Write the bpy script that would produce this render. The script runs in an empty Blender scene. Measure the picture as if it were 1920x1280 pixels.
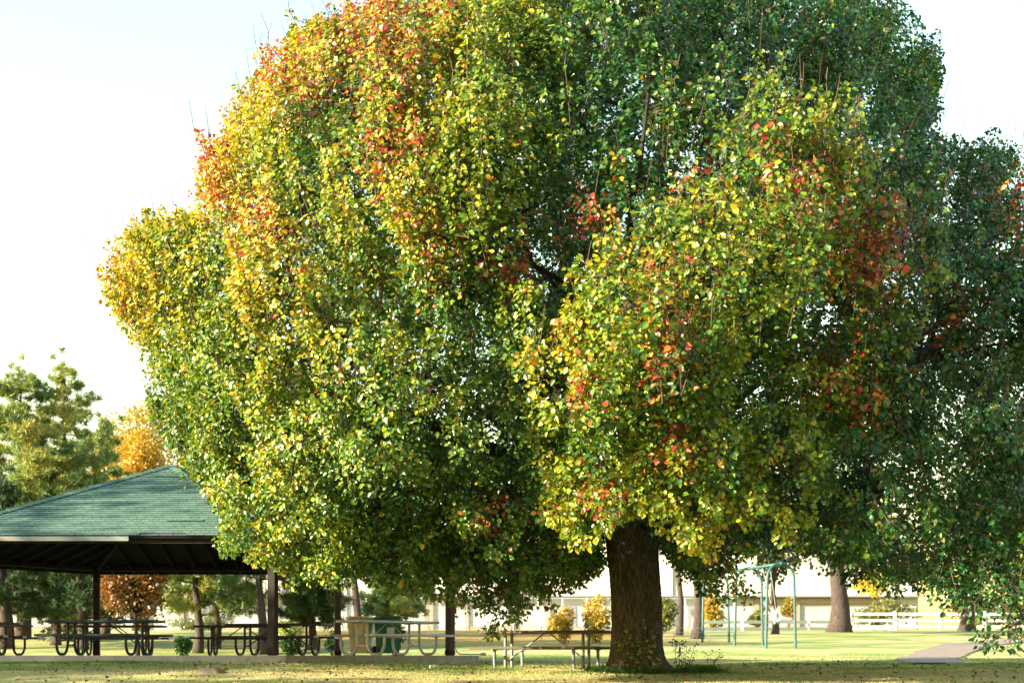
import bpy, bmesh, math, random
import numpy as np
from mathutils import Vector, Matrix, noise, kdtree

random.seed(7)
RNG = np.random.default_rng(7)
PI = math.pi
R = math.radians
S = bpy.context.scene
COL = S.collection

# ------------------------------------------------------------------ camera
F = 2600.0            # focal length in photo pixels (1920 wide)
EZ = 1.5              # eye height; the lawn rises away from the camera
cam = bpy.data.objects.new('camera', bpy.data.cameras.new('camera'))
COL.objects.link(cam)
cam.location = (0, 0, EZ)
cam.rotation_euler = (R(90), 0, 0)
cam.data.sensor_width = 36
cam.data.lens = F / 1920 * 36
cam.data.shift_y = (1228 - 640) / 1920
cam.data.clip_start = 0.1
cam.data.clip_end = 2000
cam.data.dof.use_dof = True
cam.data.dof.focus_distance = 19.5
cam.data.dof.aperture_fstop = 2.0
S.camera = cam

# ------------------------------------------------------------------ light
SUN_EL, SUN_AZ = 17.0, 22.0      # azimuth measured from "left" towards the camera
to_sun = Vector((-math.cos(R(SUN_AZ)) * math.cos(R(SUN_EL)), -math.sin(R(SUN_AZ)) * math.cos(R(SUN_EL)), math.sin(R(SUN_EL))))
sun = bpy.data.objects.new('sun', bpy.data.lights.new('sun', 'SUN'))
COL.objects.link(sun)
sun.data.energy = 5.0
sun.data.angle = R(0.5)
sun.data.color = (1.0, 0.86, 0.62)
sun.rotation_euler = to_sun.to_track_quat('Z', 'Y').to_euler()

W = bpy.data.worlds.new('World')
S.world = W
W.use_nodes = True
wn, wl = W.node_tree.nodes, W.node_tree.links
bg = wn['Background']
sky = wn.new('ShaderNodeTexSky')
sky.sky_type = 'NISHITA'
sky.sun_disc = False
sky.sun_elevation = R(SUN_EL)
sky.sun_rotation = math.atan2(to_sun.x, to_sun.y)
sky.air_density = 2.0
sky.dust_density = 1.0
sky.ozone_density = 2.0
wl.new(sky.outputs[0], bg.inputs[0])
bg.inputs[1].default_value = 0.11
S.view_settings.view_transform = 'Standard'
S.view_settings.look = 'None'
S.view_settings.exposure = 2.3
S.view_settings.gamma = 1.0
S.view_settings.use_curve_mapping = False


# ------------------------------------------------------------------ helpers
def at(px, py, d):
    return Vector(((px - 960) / F * d, d, EZ + (1228 - py) / F * d))


def smooth(t):
    t = max(0.0, min(1.0, t))
    return t * t * (3 - 2 * t)


_PY = [-20, 0, 15, 22, 25, 30, 40, 45, 50, 60, 70, 120, 200, 460]
_PZ = [-1.7, -1.5, -.78, -.42, -.27, -.185, -.06, .22, .45, .88, 1.25, 2.2, 3.0, 3.6]


def rise(x, y):
    z = float(np.interp(y, _PY, _PZ))
    z += .10 * smooth((-1.0 - x) / 3.0) * smooth((y - 19) / 4.0) * smooth((40 - y) / 6)
    if y > 40:
        z -= .12 * smooth((-2 - x) / 6.0) * smooth((52 - y) / 8.0) * smooth((y - 40) / 3)
    return z


def ground_z(x, y):
    return EZ + rise(x, y) + .02 * noise.noise(Vector((x * .5, y * .5, 0)))


def empty(name, loc=(0, 0, 0), rz=0.0):
    o = bpy.data.objects.new(name, None)
    COL.objects.link(o)
    o.empty_display_size = .2
    o.location = loc
    o.rotation_euler = (0, 0, rz)
    return o


def tag(o, label=None, cat=None, group=None, kind=None):
    if label:
        o['label'] = label
    if cat:
        o['category'] = cat
    if group:
        o['group'] = group
    if kind:
        o['kind'] = kind
    return o


class MB:
    def __init__(s):
        s.v, s.f, s.m = [], [], []

    def add(s, vs, fs, mi=0):
        n = len(s.v)
        s.v.extend([tuple(p) for p in vs])
        s.f.extend([tuple(i + n for i in f) for f in fs])
        s.m.extend([mi] * len(fs))
        return s

    def box(s, c, size, rz=0.0, mi=0, bev=0.0, rot=None):
        x, y, z = size[0] / 2, size[1] / 2, size[2] / 2
        M = rot if rot is not None else Matrix.Rotation(rz, 3, 'Z')
        c = Vector(c)
        if bev <= 0:
            co = [(-x, -y, -z), (x, -y, -z), (x, y, -z), (-x, y, -z), (-x, -y, z), (x, -y, z), (x, y, z), (-x, y, z)]
            return s.add([c + M @ Vector(p) for p in co],
                         [(0, 3, 2, 1), (4, 5, 6, 7), (0, 1, 5, 4), (1, 2, 6, 5), (2, 3, 7, 6), (3, 0, 4, 7)], mi)
        b = min(bev, x * .45, y * .45, z * .45)
        loops = []
        for zz, ins in ((-z, b), (-z + b, 0), (z - b, 0), (z, b)):
            X, Y = x - ins, y - ins
            k = b if ins == 0 else b * .6
            loops.append([(-X + k, -Y, zz), (X - k, -Y, zz), (X, -Y + k, zz), (X, Y - k, zz), (X - k, Y, zz), (-X + k, Y, zz), (-X, Y - k, zz), (-X, -Y + k, zz)])
        vs = [c + M @ Vector(p) for L in loops for p in L]
        fs = [tuple(reversed(range(8))), tuple(range(24, 32))]
        for a in range(3):
            for i in range(8):
                j = (i + 1) % 8
                fs.append((a * 8 + i, a * 8 + j, a * 8 + 8 + j, a * 8 + 8 + i))
        return s.add(vs, fs, mi)

    def beam(s, p0, p1, w, h, mi=0, up=(0, 0, 1), bev=0.0):
        p0, p1 = Vector(p0), Vector(p1)
        d = p1 - p0
        L = d.length
        x = d.normalized()
        y = Vector(up).cross(x)
        if y.length < 1e-4:
            y = Vector((0, 1, 0))
        y.normalize()
        z = x.cross(y)
        M = Matrix((x, y, z)).transposed()
        return s.box((p0 + p1) / 2, (L, w, h), 0, mi, bev, M)

    def tube(s, pts, rad, n=8, mi=0, caps=True):
        pts = [Vector(p) for p in pts]
        if not hasattr(rad, '__len__'):
            rad = [rad] * len(pts)
        vs, fs = [], []
        t0 = (pts[1] - pts[0]).normalized()
        ref = Vector((0, 0, 1)) if abs(t0.z) < .9 else Vector((1, 0, 0))
        u = ref.cross(t0).normalized()
        for i, p in enumerate(pts):
            if i == 0:
                t = pts[1] - pts[0]
            elif i == len(pts) - 1:
                t = pts[-1] - pts[-2]
            else:
                t = pts[i + 1] - pts[i - 1]
            t = t.normalized()
            u = (u - t * u.dot(t))
            u = u.normalized() if u.length > 1e-6 else t.orthogonal().normalized()
            w = t.cross(u)
            for k in range(n):
                a = 2 * PI * k / n
                vs.append(p + (u * math.cos(a) + w * math.sin(a)) * rad[i])
        for i in range(len(pts) - 1):
            for k in range(n):
                k2 = (k + 1) % n
                fs.append((i * n + k, i * n + k2, (i + 1) * n + k2, (i + 1) * n + k))
        if caps:
            fs.append(tuple(reversed(range(n))))
            fs.append(tuple(range((len(pts) - 1) * n, len(pts) * n)))
        return s.add(vs, fs, mi)

    def lathe(s, prof, c=(0, 0, 0), n=20, mi=0, axis='Z'):
        c = Vector(c)
        vs, fs = [], []
        for r, z in prof:
            for k in range(n):
                a = 2 * PI * k / n
                p = Vector((r * math.cos(a), r * math.sin(a), z))
                if axis == 'X':
                    p = Vector((p.z, p.x, p.y))
                elif axis == 'Y':
                    p = Vector((p.x, p.z, p.y))
                vs.append(c + p)
        m = len(prof)
        for i in range(m - 1):
            for k in range(n):
                k2 = (k + 1) % n
                fs.append((i * n + k, i * n + k2, (i + 1) * n + k2, (i + 1) * n + k))
        fs.append(tuple(reversed(range(n))))
        fs.append(tuple(range((m - 1) * n, m * n)))
        return s.add(vs, fs, mi)

    def mesh(s, name, mats, sm=False):
        me = bpy.data.meshes.new(name)
        me.from_pydata([tuple(p) for p in s.v], [], s.f)
        for m in (mats if isinstance(mats, (list, tuple)) else [mats]):
            me.materials.append(m)
        me.polygons.foreach_set('material_index', s.m)
        if sm:
            me.polygons.foreach_set('use_smooth', [True] * len(me.polygons))
        me.update()
        return me

    def build(s, name, mats, parent=None, sm=False, loc=None):
        o = bpy.data.objects.new(name, s.mesh(name, mats, sm))
        COL.objects.link(o)
        if parent is not None:
            o.parent = parent
        if loc is not None:
            o.location = loc
        return o


def shade_auto(o, ang=35):
    me = o.data
    me.polygons.foreach_set('use_smooth', [True] * len(me.polygons))
    me.set_sharp_from_angle(angle=R(ang))
    return o


def link_mesh(name, me, parent=None, loc=(0, 0, 0), rot=(0, 0, 0)):
    o = bpy.data.objects.new(name, me)
    COL.objects.link(o)
    o.parent = parent
    o.location = loc
    o.rotation_euler = rot
    return o


def copy_tree(o, parent=None):
    c = o.copy()
    COL.objects.link(c)
    if parent is not None:
        c.parent = parent
    for ch in list(o.children):
        copy_tree(ch, c)
    return c


def bend(pts, k=5, rad=.08):
    """round the corners of a polyline"""
    pts = [Vector(p) for p in pts]
    out = [pts[0]]
    for i in range(1, len(pts) - 1):
        a, b, c = pts[i - 1], pts[i], pts[i + 1]
        r = min(rad, (a - b).length * .48, (c - b).length * .48)
        p, q = b + (a - b).normalized() * r, b + (c - b).normalized() * r
        for j in range(k + 1):
            t = j / k
            out.append(p * (1 - t) ** 2 + b * 2 * t * (1 - t) + q * t * t)
    out.append(pts[-1])
    return out


# numpy value noise -----------------------------------------------------------
_LAT = np.random.default_rng(3).random((32, 32, 32))


def vnoise(p, scale=1.0, off=0.0):
    q = np.asarray(p, float) / scale + off + 100.0
    i = np.floor(q).astype(int)
    f = q - i
    f = f * f * (3 - 2 * f)
    r = 0
    for dx in (0, 1):
        for dy in (0, 1):
            for dz in (0, 1):
                w = (f[..., 0] if dx else 1 - f[..., 0]) * (f[..., 1] if dy else 1 - f[..., 1]) * (f[..., 2] if dz else 1 - f[..., 2])
                r = r + w * _LAT[(i[..., 0] + dx) % 32, (i[..., 1] + dy) % 32, (i[..., 2] + dz) % 32]
    return r


def unit(a):
    return a / np.maximum(np.linalg.norm(a, axis=-1, keepdims=True), 1e-9)


_LEAF = np.array([(0, 0, 0), (.22, .36, .10), (.62, .34, .08), (1, 0, -.12), (.62, -.34, .08), (.22, -.36, .10)], float)


def leaf_mesh(name, pos, axis, nrm, size, col, mat, shape=_LEAF):
    """one folded leaf per point: two quads that meet on the midrib"""
    n = len(pos)
    axis = unit(axis)
    side = unit(np.cross(nrm, axis))
    nn = np.cross(axis, side)
    k = len(shape)
    wid = RNG.uniform(.8, 1.15, n)
    v = pos[:, None, :] + size[:, None, None] * (shape[None, :, 0, None] * axis[:, None, :] + (shape[None, :, 1, None] * wid[:, None, None]) * side[:, None, :]
                                                 + shape[None, :, 2, None] * nn[:, None, :])
    me = bpy.data.meshes.new(name)
    me.vertices.add(n * k)
    me.vertices.foreach_set('co', v.reshape(-1))
    base = (np.arange(n) * k)[:, None]
    idx = (base + np.array([0, 1, 2, 3, 0, 3, 4, 5])[None, :]).reshape(-1)
    me.loops.add(n * 8)
    me.loops.foreach_set('vertex_index', idx.astype(np.int32))
    me.polygons.add(n * 2)
    me.polygons.foreach_set('loop_start', (np.arange(n * 2) * 4).astype(np.int32))
    me.materials.append(mat)
    a = me.color_attributes.new('tint', 'FLOAT_COLOR', 'POINT')
    c = np.ones((n, k, 4))
    c[:, :, :3] = col[:, None, :]
    a.data.foreach_set('color', c.reshape(-1))
    me.update()
    me.validate()
    return me


_QUAD = np.array([(0, 0, 0), (.45, .42, .05), (1, 0, -.1), (.45, -.42, .05)], float)


def quad_leaf_mesh(name, pos, axis, nrm, size, col, mat):
    n = len(pos)
    axis = unit(axis)
    side = unit(np.cross(nrm, axis))
    nn = np.cross(axis, side)
    v = pos[:, None, :] + size[:, None, None] * (_QUAD[None, :, 0, None] * axis[:, None, :] + _QUAD[None, :, 1, None] * side[:, None, :] + _QUAD[None, :, 2, None] * nn[:, None, :])
    me = bpy.data.meshes.new(name)
    me.vertices.add(n * 4)
    me.vertices.foreach_set('co', v.reshape(-1))
    me.loops.add(n * 4)
    me.loops.foreach_set('vertex_index', np.arange(n * 4, dtype=np.int32))
    me.polygons.add(n)
    me.polygons.foreach_set('loop_start', (np.arange(n) * 4).astype(np.int32))
    me.materials.append(mat)
    a = me.color_attributes.new('tint', 'FLOAT_COLOR', 'POINT')
    c = np.ones((n, 4, 4))
    c[:, :, :3] = col[:, None, :]
    a.data.foreach_set('color', c.reshape(-1))
    me.update()
    me.validate()
    return me


def blade_mesh(name, pos, tip, w, col, mat):
    """one thin triangle per blade or needle"""
    n = len(pos)
    d = tip - pos
    side = unit(np.cross(d, RNG.normal(size=(n, 3)))) * (w if np.ndim(w) == 0 else w[:, None])
    v = np.stack([pos - side, pos + side, tip], 1)
    me = bpy.data.meshes.new(name)
    me.vertices.add(n * 3)
    me.vertices.foreach_set('co', v.reshape(-1))
    me.loops.add(n * 3)
    me.loops.foreach_set('vertex_index', np.arange(n * 3, dtype=np.int32))
    me.polygons.add(n)
    me.polygons.foreach_set('loop_start', (np.arange(n) * 3).astype(np.int32))
    me.materials.append(mat)
    a = me.color_attributes.new('tint', 'FLOAT_COLOR', 'POINT')
    c = np.ones((n, 3, 4))
    c[:, :, :3] = col[:, None, :]
    a.data.foreach_set('color', c.reshape(-1))
    me.update()
    me.validate()
    return me


# ------------------------------------------------------------------ materials
def mat(name, base=(.5, .5, .5), rough=.7, metal=0.0, spec=.4, var=None, scale=6.0, bump=0.0, bscale=30.0, stretch=(1, 1, 1), detail=6):
    m = bpy.data.materials.new(name)
    m.use_nodes = True
    nt = m.node_tree
    b = nt.nodes['Principled BSDF']
    b.inputs['Base Color'].default_value = (*base, 1)
    b.inputs['Roughness'].default_value = rough
    b.inputs['Metallic'].default_value = metal
    b.inputs['Specular IOR Level'].default_value = spec
    tc = nt.nodes.new('ShaderNodeTexCoord')
    mp = nt.nodes.new('ShaderNodeMapping')
    mp.inputs['Scale'].default_value = stretch
    nt.links.new(tc.outputs['Object'], mp.inputs[0])
    if var is not None:
        n = nt.nodes.new('ShaderNodeTexNoise')
        n.inputs['Scale'].default_value = scale
        n.inputs['Detail'].default_value = detail
        n.inputs['Roughness'].default_value = .65
        nt.links.new(mp.outputs[0], n.inputs[0])
        r = nt.nodes.new('ShaderNodeValToRGB')
        r.color_ramp.elements[0].position = .32
        r.color_ramp.elements[1].position = .68
        r.color_ramp.elements[0].color = (*base, 1)
        r.color_ramp.elements[1].color = (*var, 1)
        nt.links.new(n.outputs[0], r.inputs[0])
        nt.links.new(r.outputs[0], b.inputs['Base Color'])
    if bump > 0:
        n2 = nt.nodes.new('ShaderNodeTexNoise')
        n2.inputs['Scale'].default_value = bscale
        n2.inputs['Detail'].default_value = 5
        nt.links.new(mp.outputs[0], n2.inputs[0])
        bp = nt.nodes.new('ShaderNodeBump')
        bp.inputs['Strength'].default_value = bump
        bp.inputs['Distance'].default_value = .02
        nt.links.new(n2.outputs[0], bp.inputs['Height'])
        nt.links.new(bp.outputs[0], b.inputs['Normal'])
    return m


def foliage(name, trans=.4, rough=.45, spec=.35, warm=(1.35, 1.15, .55)):
    m = bpy.data.materials.new(name)
    m.use_nodes = True
    nt = m.node_tree
    b = nt.nodes['Principled BSDF']
    out = nt.nodes['Material Output']
    a = nt.nodes.new('ShaderNodeAttribute')
    a.attribute_name = 'tint'
    b.inputs['Roughness'].default_value = rough
    b.inputs['Specular IOR Level'].default_value = spec
    nt.links.new(a.outputs['Color'], b.inputs['Base Color'])
    t = nt.nodes.new('ShaderNodeBsdfTranslucent')
    mx = nt.nodes.new('ShaderNodeMix')
    mx.data_type = 'RGBA'
    mx.blend_type = 'MULTIPLY'
    mx.inputs[0].default_value = 1
    nt.links.new(a.outputs['Color'], mx.inputs[6])
    mx.inputs[7].default_value = (*warm, 1)
    nt.links.new(mx.outputs[2], t.inputs[0])
    ms = nt.nodes.new('ShaderNodeMixShader')
    ms.inputs[0].default_value = trans
    nt.links.new(b.outputs[0], ms.inputs[1])
    nt.links.new(t.outputs[0], ms.inputs[2])
    nt.links.new(ms.outputs[0], out.inputs[0])
    return m


M_leaf = foliage('leaf', trans=.34, rough=.36, spec=.5)
M_needle = foliage('needle', trans=.15, rough=.5)
M_grass = foliage('grass_blade', trans=.3, rough=.6, spec=.2, warm=(1.15, 1.1, .7))
M_litter = foliage('dry_leaf', trans=.1, rough=.8, spec=.2, warm=(1, 1, 1))
M_bark = mat('bark', (.018, .014, .011), .92, var=(.150, .122, .095), scale=4.5, bump=1.0, bscale=12, stretch=(7.5, 7.5, 1.5), spec=.2)
M_limb = mat('limb_bark', (.014, .011, .009), .9, var=(.042, .033, .026), scale=7, bump=.5, bscale=20, spec=.2)
M_twig = mat('twig', (.045, .030, .022), .8, var=(.10, .07, .05), scale=4, spec=.2)
M_pinebark = mat('pine_bark', (.03, .023, .020), .95, var=(.09, .07, .06), scale=5, bump=.8, bscale=8, stretch=(3, 3, .7), spec=.15)
M_conc = mat('concrete', (.24, .225, .195), .9, var=(.36, .335, .29), scale=3.5, bump=.25, bscale=60, spec=.2)
M_shingle = mat('green_shingle', (.080, .150, .118), .9, var=(.10, .182, .146), scale=3, bump=.25, bscale=180, spec=.2)
M_shingle2 = mat('green_shingle_b', (.090, .163, .130), .9, var=(.112, .195, .158), scale=3, bump=.25, bscale=180, spec=.2)
M_shingle3 = mat('green_shingle_c', (.066, .128, .099), .9, var=(.088, .164, .130), scale=3, bump=.25, bscale=180, spec=.2)
M_shedge = mat('shingle_cut_edge', (.022, .046, .035), .95)  # dark cut core; also draws the thin shadow line under each course
M_felt = mat('roof_felt', (.045, .055, .08), .9, var=(.07, .08, .11), scale=4, spec=.2)
M_brown = mat('brown_stain', (.014, .0095, .0075), .8, var=(.026, .018, .014), scale=5, bump=.3, bscale=40, stretch=(1, 1, .2), spec=.25)
M_deck = mat('deck_wood', (.014, .010, .0075), .85, var=(.026, .018, .013), scale=4, bump=.2, bscale=40, stretch=(1, 6, 1), spec=.2)
M_post = mat('post_wood', (.06, .042, .034), .85, var=(.10, .075, .06), scale=6, bump=.5, bscale=30, stretch=(6, 6, .3), spec=.2)
M_fascia = mat('fascia_paint', (.30, .275, .245), .7, var=(.20, .27, .27), scale=2.2, bump=.2, bscale=30, spec=.3)
M_tblgreen = mat('table_coating', (.012, .030, .040), .5, var=(.017, .039, .050), scale=8, bump=.1, bscale=60, spec=.35)
M_tbldark = mat('table_coating_dark', (.007, .009, .010), .5, var=(.011, .013, .014), scale=8, spec=.45)
M_galv = mat('galvanised_pipe', (.38, .46, .50), .5, .1, var=(.48, .57, .61), scale=9, spec=.5)
M_oldgalv = mat('dull_pipe', (.13, .145, .15), .6, .1, var=(.19, .205, .21), scale=9)
M_alum = mat('aluminium_plank', (.46, .54, .58), .5, .1, var=(.33, .37, .39), scale=3, stretch=(.5, 6, 1), spec=.5)
M_oldwood = mat('weathered_wood', (.07, .053, .038), .9, var=(.15, .115, .085), scale=5, bump=.5, bscale=25, stretch=(.35, 5, 5), spec=.2)
M_endcap = mat('end_cap', (.55, .53, .48), .6)
M_bin = mat('green_plastic', (.03, .15, .085), .45, var=(.04, .18, .10), scale=4, spec=.4)
M_bin2 = mat('cream_plastic', (.70, .66, .46), .5, var=(.60, .56, .40), scale=4, spec=.4)
M_rubber = mat('black_rubber', (.02, .02, .02), .7)
M_paper = mat('paper_label', (.75, .75, .72), .7, var=(.62, .63, .62), scale=18)
M_white = mat('white_vinyl', (.62, .62, .61), .5, var=(.56, .56, .55), scale=3, spec=.4)
M_teal = mat('teal_paint', (.014, .070, .068), .5, var=(.03, .10, .095), scale=5, spec=.5)
M_chain = mat('steel_chain', (.35, .35, .35), .4, .8)
M_wall = mat('white_cladding', (.50, .465, .41), .7, var=(.44, .41, .36), scale=.4, spec=.3)
M_wall_shade = mat('shaded_cladding', (.36, .355, .365), .7, var=(.32, .318, .33), scale=.4, spec=.3)  # shade on the lower wall put into the panel colour
M_door = mat('dock_door_shaded', (.36, .355, .36), .6, var=(.31, .31, .315), scale=1, spec=.3)  # doors greyed to match, the wall's shade put into their colour
M_tan = mat('tan_trim', (.30, .24, .18), .8, var=(.25, .20, .15), scale=2, spec=.2)
M_greytrim = mat('grey_trim', (.16, .165, .175), .7)
M_glass = mat('dark_glass', (.05, .07, .09), .15, spec=.6)
M_dirt = mat('bare_dirt', (.16, .115, .078), .95, var=(.24, .18, .125), scale=12, bump=.6, bscale=50, spec=.1)
M_path = mat('path_concrete', (.19, .145, .12), .9, var=(.255, .205, .175), scale=2.0, bump=.2, bscale=40, spec=.2)
M_blueplastic = mat('clear_blue_plastic', (.55, .66, .74), .25, spec=.6)


def ground_material():
    m = bpy.data.materials.new('lawn')
    m.use_nodes = True
    nt = m.node_tree
    b = nt.nodes['Principled BSDF']
    b.inputs['Roughness'].default_value = .95
    b.inputs['Specular IOR Level'].default_value = .1
    geo = nt.nodes.new('ShaderNodeNewGeometry')

    def nz(scale, detail, st=(1, 1, 1)):
        mp = nt.nodes.new('ShaderNodeMapping')
        mp.inputs['Scale'].default_value = st
        nt.links.new(geo.outputs['Position'], mp.inputs[0])
        n = nt.nodes.new('ShaderNodeTexNoise')
        n.inputs['Scale'].default_value = scale
        n.inputs['Detail'].default_value = detail
        n.inputs['Roughness'].default_value = .65
        nt.links.new(mp.outputs[0], n.inputs[0])
        return n.outputs[0]

    def ramp(fac, stops):
        r = nt.nodes.new('ShaderNodeValToRGB')
        while len(r.color_ramp.elements) < len(stops):
            r.color_ramp.elements.new(.5)
        for e, (p, c) in zip(r.color_ramp.elements, stops):
            e.position = p
            e.color = (*c, 1)
        nt.links.new(fac, r.inputs[0])
        return r.outputs[0]

    def mix(f, a, c):
        x = nt.nodes.new('ShaderNodeMix')
        x.data_type = 'RGBA'
        nt.links.new(f, x.inputs[0])
        nt.links.new(a, x.inputs[6])
        nt.links.new(c, x.inputs[7])
        return x.outputs[2]
    green = ramp(nz(9, 8), [(.3, (.10, .18, .03)), (.7, (.22, .30, .075))])
    dry = ramp(nz(11, 8), [(.3, (.28, .25, .11)), (.7, (.50, .44, .23))])
    patch = ramp(nz(.55, 5, (.45, 1.0, 1)), [(.40, (0, 0, 0)), (.58, (1, 1, 1))])
    # the dry hayfield beyond the pavilion and the worn banks
    sep = nt.nodes.new('ShaderNodeSeparateXYZ')
    nt.links.new(geo.outputs['Position'], sep.inputs[0])
    near = mix(patch, green, dry)
    mr = nt.nodes.new('ShaderNodeMapRange')
    mr.inputs[1].default_value = 44
    mr.inputs[2].default_value = 52
    nt.links.new(sep.outputs['Y'], mr.inputs[0])
    hay = ramp(nz(1.2, 8, (.4, 1, 1)), [(.3, (.24, .155, .04)), (.7, (.36, .25, .075))])
    mx = nt.nodes.new('ShaderNodeMapRange')     # hay only left of the swings; mown grass right
    mx.inputs[1].default_value = 9
    mx.inputs[2].default_value = 4
    nt.links.new(sep.outputs['X'], mx.inputs[0])
    mul = nt.nodes.new('ShaderNodeMath')
    mul.operation = 'MULTIPLY'
    nt.links.new(mr.outputs[0], mul.inputs[0])
    nt.links.new(mx.outputs[0], mul.inputs[1])
    mx2 = nt.nodes.new('ShaderNodeMapRange')
    mx2.inputs[1].default_value = -14
    mx2.inputs[2].default_value = -8
    nt.links.new(sep.outputs['X'], mx2.inputs[0])
    mul2 = nt.nodes.new('ShaderNodeMath')
    mul2.operation = 'MULTIPLY'
    nt.links.new(mul.outputs[0], mul2.inputs[0])
    nt.links.new(mx2.outputs[0], mul2.inputs[1])
    c = mix(mul2.outputs[0], near, hay)
    nt.links.new(c, b.inputs['Base Color'])
    bp = nt.nodes.new('ShaderNodeBump')
    bp.inputs['Strength'].default_value = .8
    bp.inputs['Distance'].default_value = .04
    nt.links.new(nz(22, 6), bp.inputs['Height'])
    nt.links.new(bp.outputs[0], b.inputs['Normal'])
    return m


M_lawn = ground_material()

# ------------------------------------------------------------------ ground and path
xs = np.unique(np.concatenate([np.arange(-260, -30, 12.), np.arange(-30, 30.1, .75), np.arange(36, 261, 12.)]))
ys = np.unique(np.concatenate([np.arange(-20, 18, 2.), np.arange(18, 48, .5), np.arange(48, 90, 2.), np.arange(90, 470, 15.)]))
g = MB()
g.v = [(x, y, ground_z(x, y)) for y in ys for x in xs]
nx = len(xs)
g.f = [(j * nx + i, j * nx + i + 1, (j + 1) * nx + i + 1, (j + 1) * nx + i) for j in range(len(ys) - 1) for i in range(nx - 1)]
g.m = [0] * len(g.f)
tag(g.build('ground', M_lawn, sm=True), kind='structure')

PATHC = [(0, 0, 0), (8.9, 29.6, .35), (9.5, 31.0, .6), (10.0, 33.5, .72), (11.2, 37.5, .75), (13.0, 42, .78), (15.6, 47.5, .8), (19.5, 53, .8), (26, 59, .8), (36, 65, .8)]
PATHC = PATHC[1:]
pc = []
for i in range(len(PATHC) - 1):
    for t in np.linspace(0, 1, 10, endpoint=False):
        a, b = PATHC[i], PATHC[i + 1]
        pc.append([a[k] * (1 - t) + b[k] * t for k in range(3)])
pm = MB()
for i, (x, y, w) in enumerate(pc):
    q = pc[min(i + 1, len(pc) - 1)]
    p = pc[max(i - 1, 0)]
    d = Vector((q[0] - p[0], q[1] - p[1], 0)).normalized()
    n = Vector((d.y, -d.x, 0))
    for k, off in enumerate((-w - .02, -w, -w / 3, w / 3, w, w + .02)):
        P = Vector((x, y, 0)) + n * off
        z = ground_z(P.x, P.y) + (.035 if 0 < k < 5 else -.10)
        pm.v.append((P.x, P.y, z))
for i in range(len(pc) - 1):
    for k in range(5):
        pm.f.append((i * 6 + k, i * 6 + k + 1, i * 6 + 7 + k, i * 6 + 6 + k))
pm.m = [0] * len(pm.f)
tag(pm.build('path', M_path, sm=False), kind='structure')

# ------------------------------------------------------------------ pavilion
PCX, PCY, Q = -7.70, 31.3, .9
SLAB = EZ            # slab top is level with the eye


def hexp(r, k, z=0.0):
    a = R(60 * k)
    return Vector((r * math.cos(a), r * math.sin(a) * Q, z))


pav = empty('picnic_pavilion', (PCX, PCY, SLAB - .17))
tag(pav, 'hexagonal open picnic pavilion with green shingle roof and brown posts', 'pavilion')
H0 = .17             # slab thickness above the grass


def prism(pts, z0, z1):
    n = len(pts)
    m = MB()
    m.add([(p[0], p[1], z0) for p in pts] + [(p[0], p[1], z1) for p in pts],
          [tuple(reversed(range(n))), tuple(range(n, 2 * n))] + [(i, (i + 1) % n, n + (i + 1) % n, n + i) for i in range(n)])
    return m


# slab: six wedges with recessed joints
slab = prism([hexp(6.93, k) for k in range(6)], -.35, H0 - .012).build('slab', M_conc, pav)
for k in range(6):
    tri = [hexp(.03, k + .5), hexp(6.96, k) * .999, hexp(6.96, k + 1) * .999]
    c = (tri[0] + tri[1] + tri[2]) / 3
    tri = [c + (p - c) * .9985 for p in tri]
    prism(tri, -.34, H0).build('slab_section', M_conc, slab)
PR = 6.3
BZ = H0 + 2.20       # beam underside
for k in range(6):
    p = hexp(PR, k)
    m = MB()
    a = R(60 * k) + PI / 4 + (.35 if k in (2, 4) else 0)
    m.box((p.x, p.y, H0 + 1.14), (.16, .16, 2.28), a, bev=.012)
    po = m.build('post', M_post if k in (0, 1) else M_brown, pav)
    b = MB()
    b.box((p.x, p.y, H0 + .03), (.22, .22, .012), a)
    b.box((p.x, p.y, H0 + .075), (.17, .17, .08), a)
    b.build('post_base', M_brown, po)
RE = 6.75            # eave corner radius
EZT = H0 + 2.254     # eave top edge
AZ = H0 + 4.26       # apex


def roofz(p):
    """height of the roof plane above a plan point"""
    a = math.atan2(p.y / Q, p.x)
    r = math.hypot(p.x, p.y / Q)
    s = (a / R(60)) % 1.0
    ap = r * math.cos((s - .5) * R(60))
    return EZT + (1 - ap / (RE * math.cos(R(30)))) * (AZ - EZT)


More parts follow.
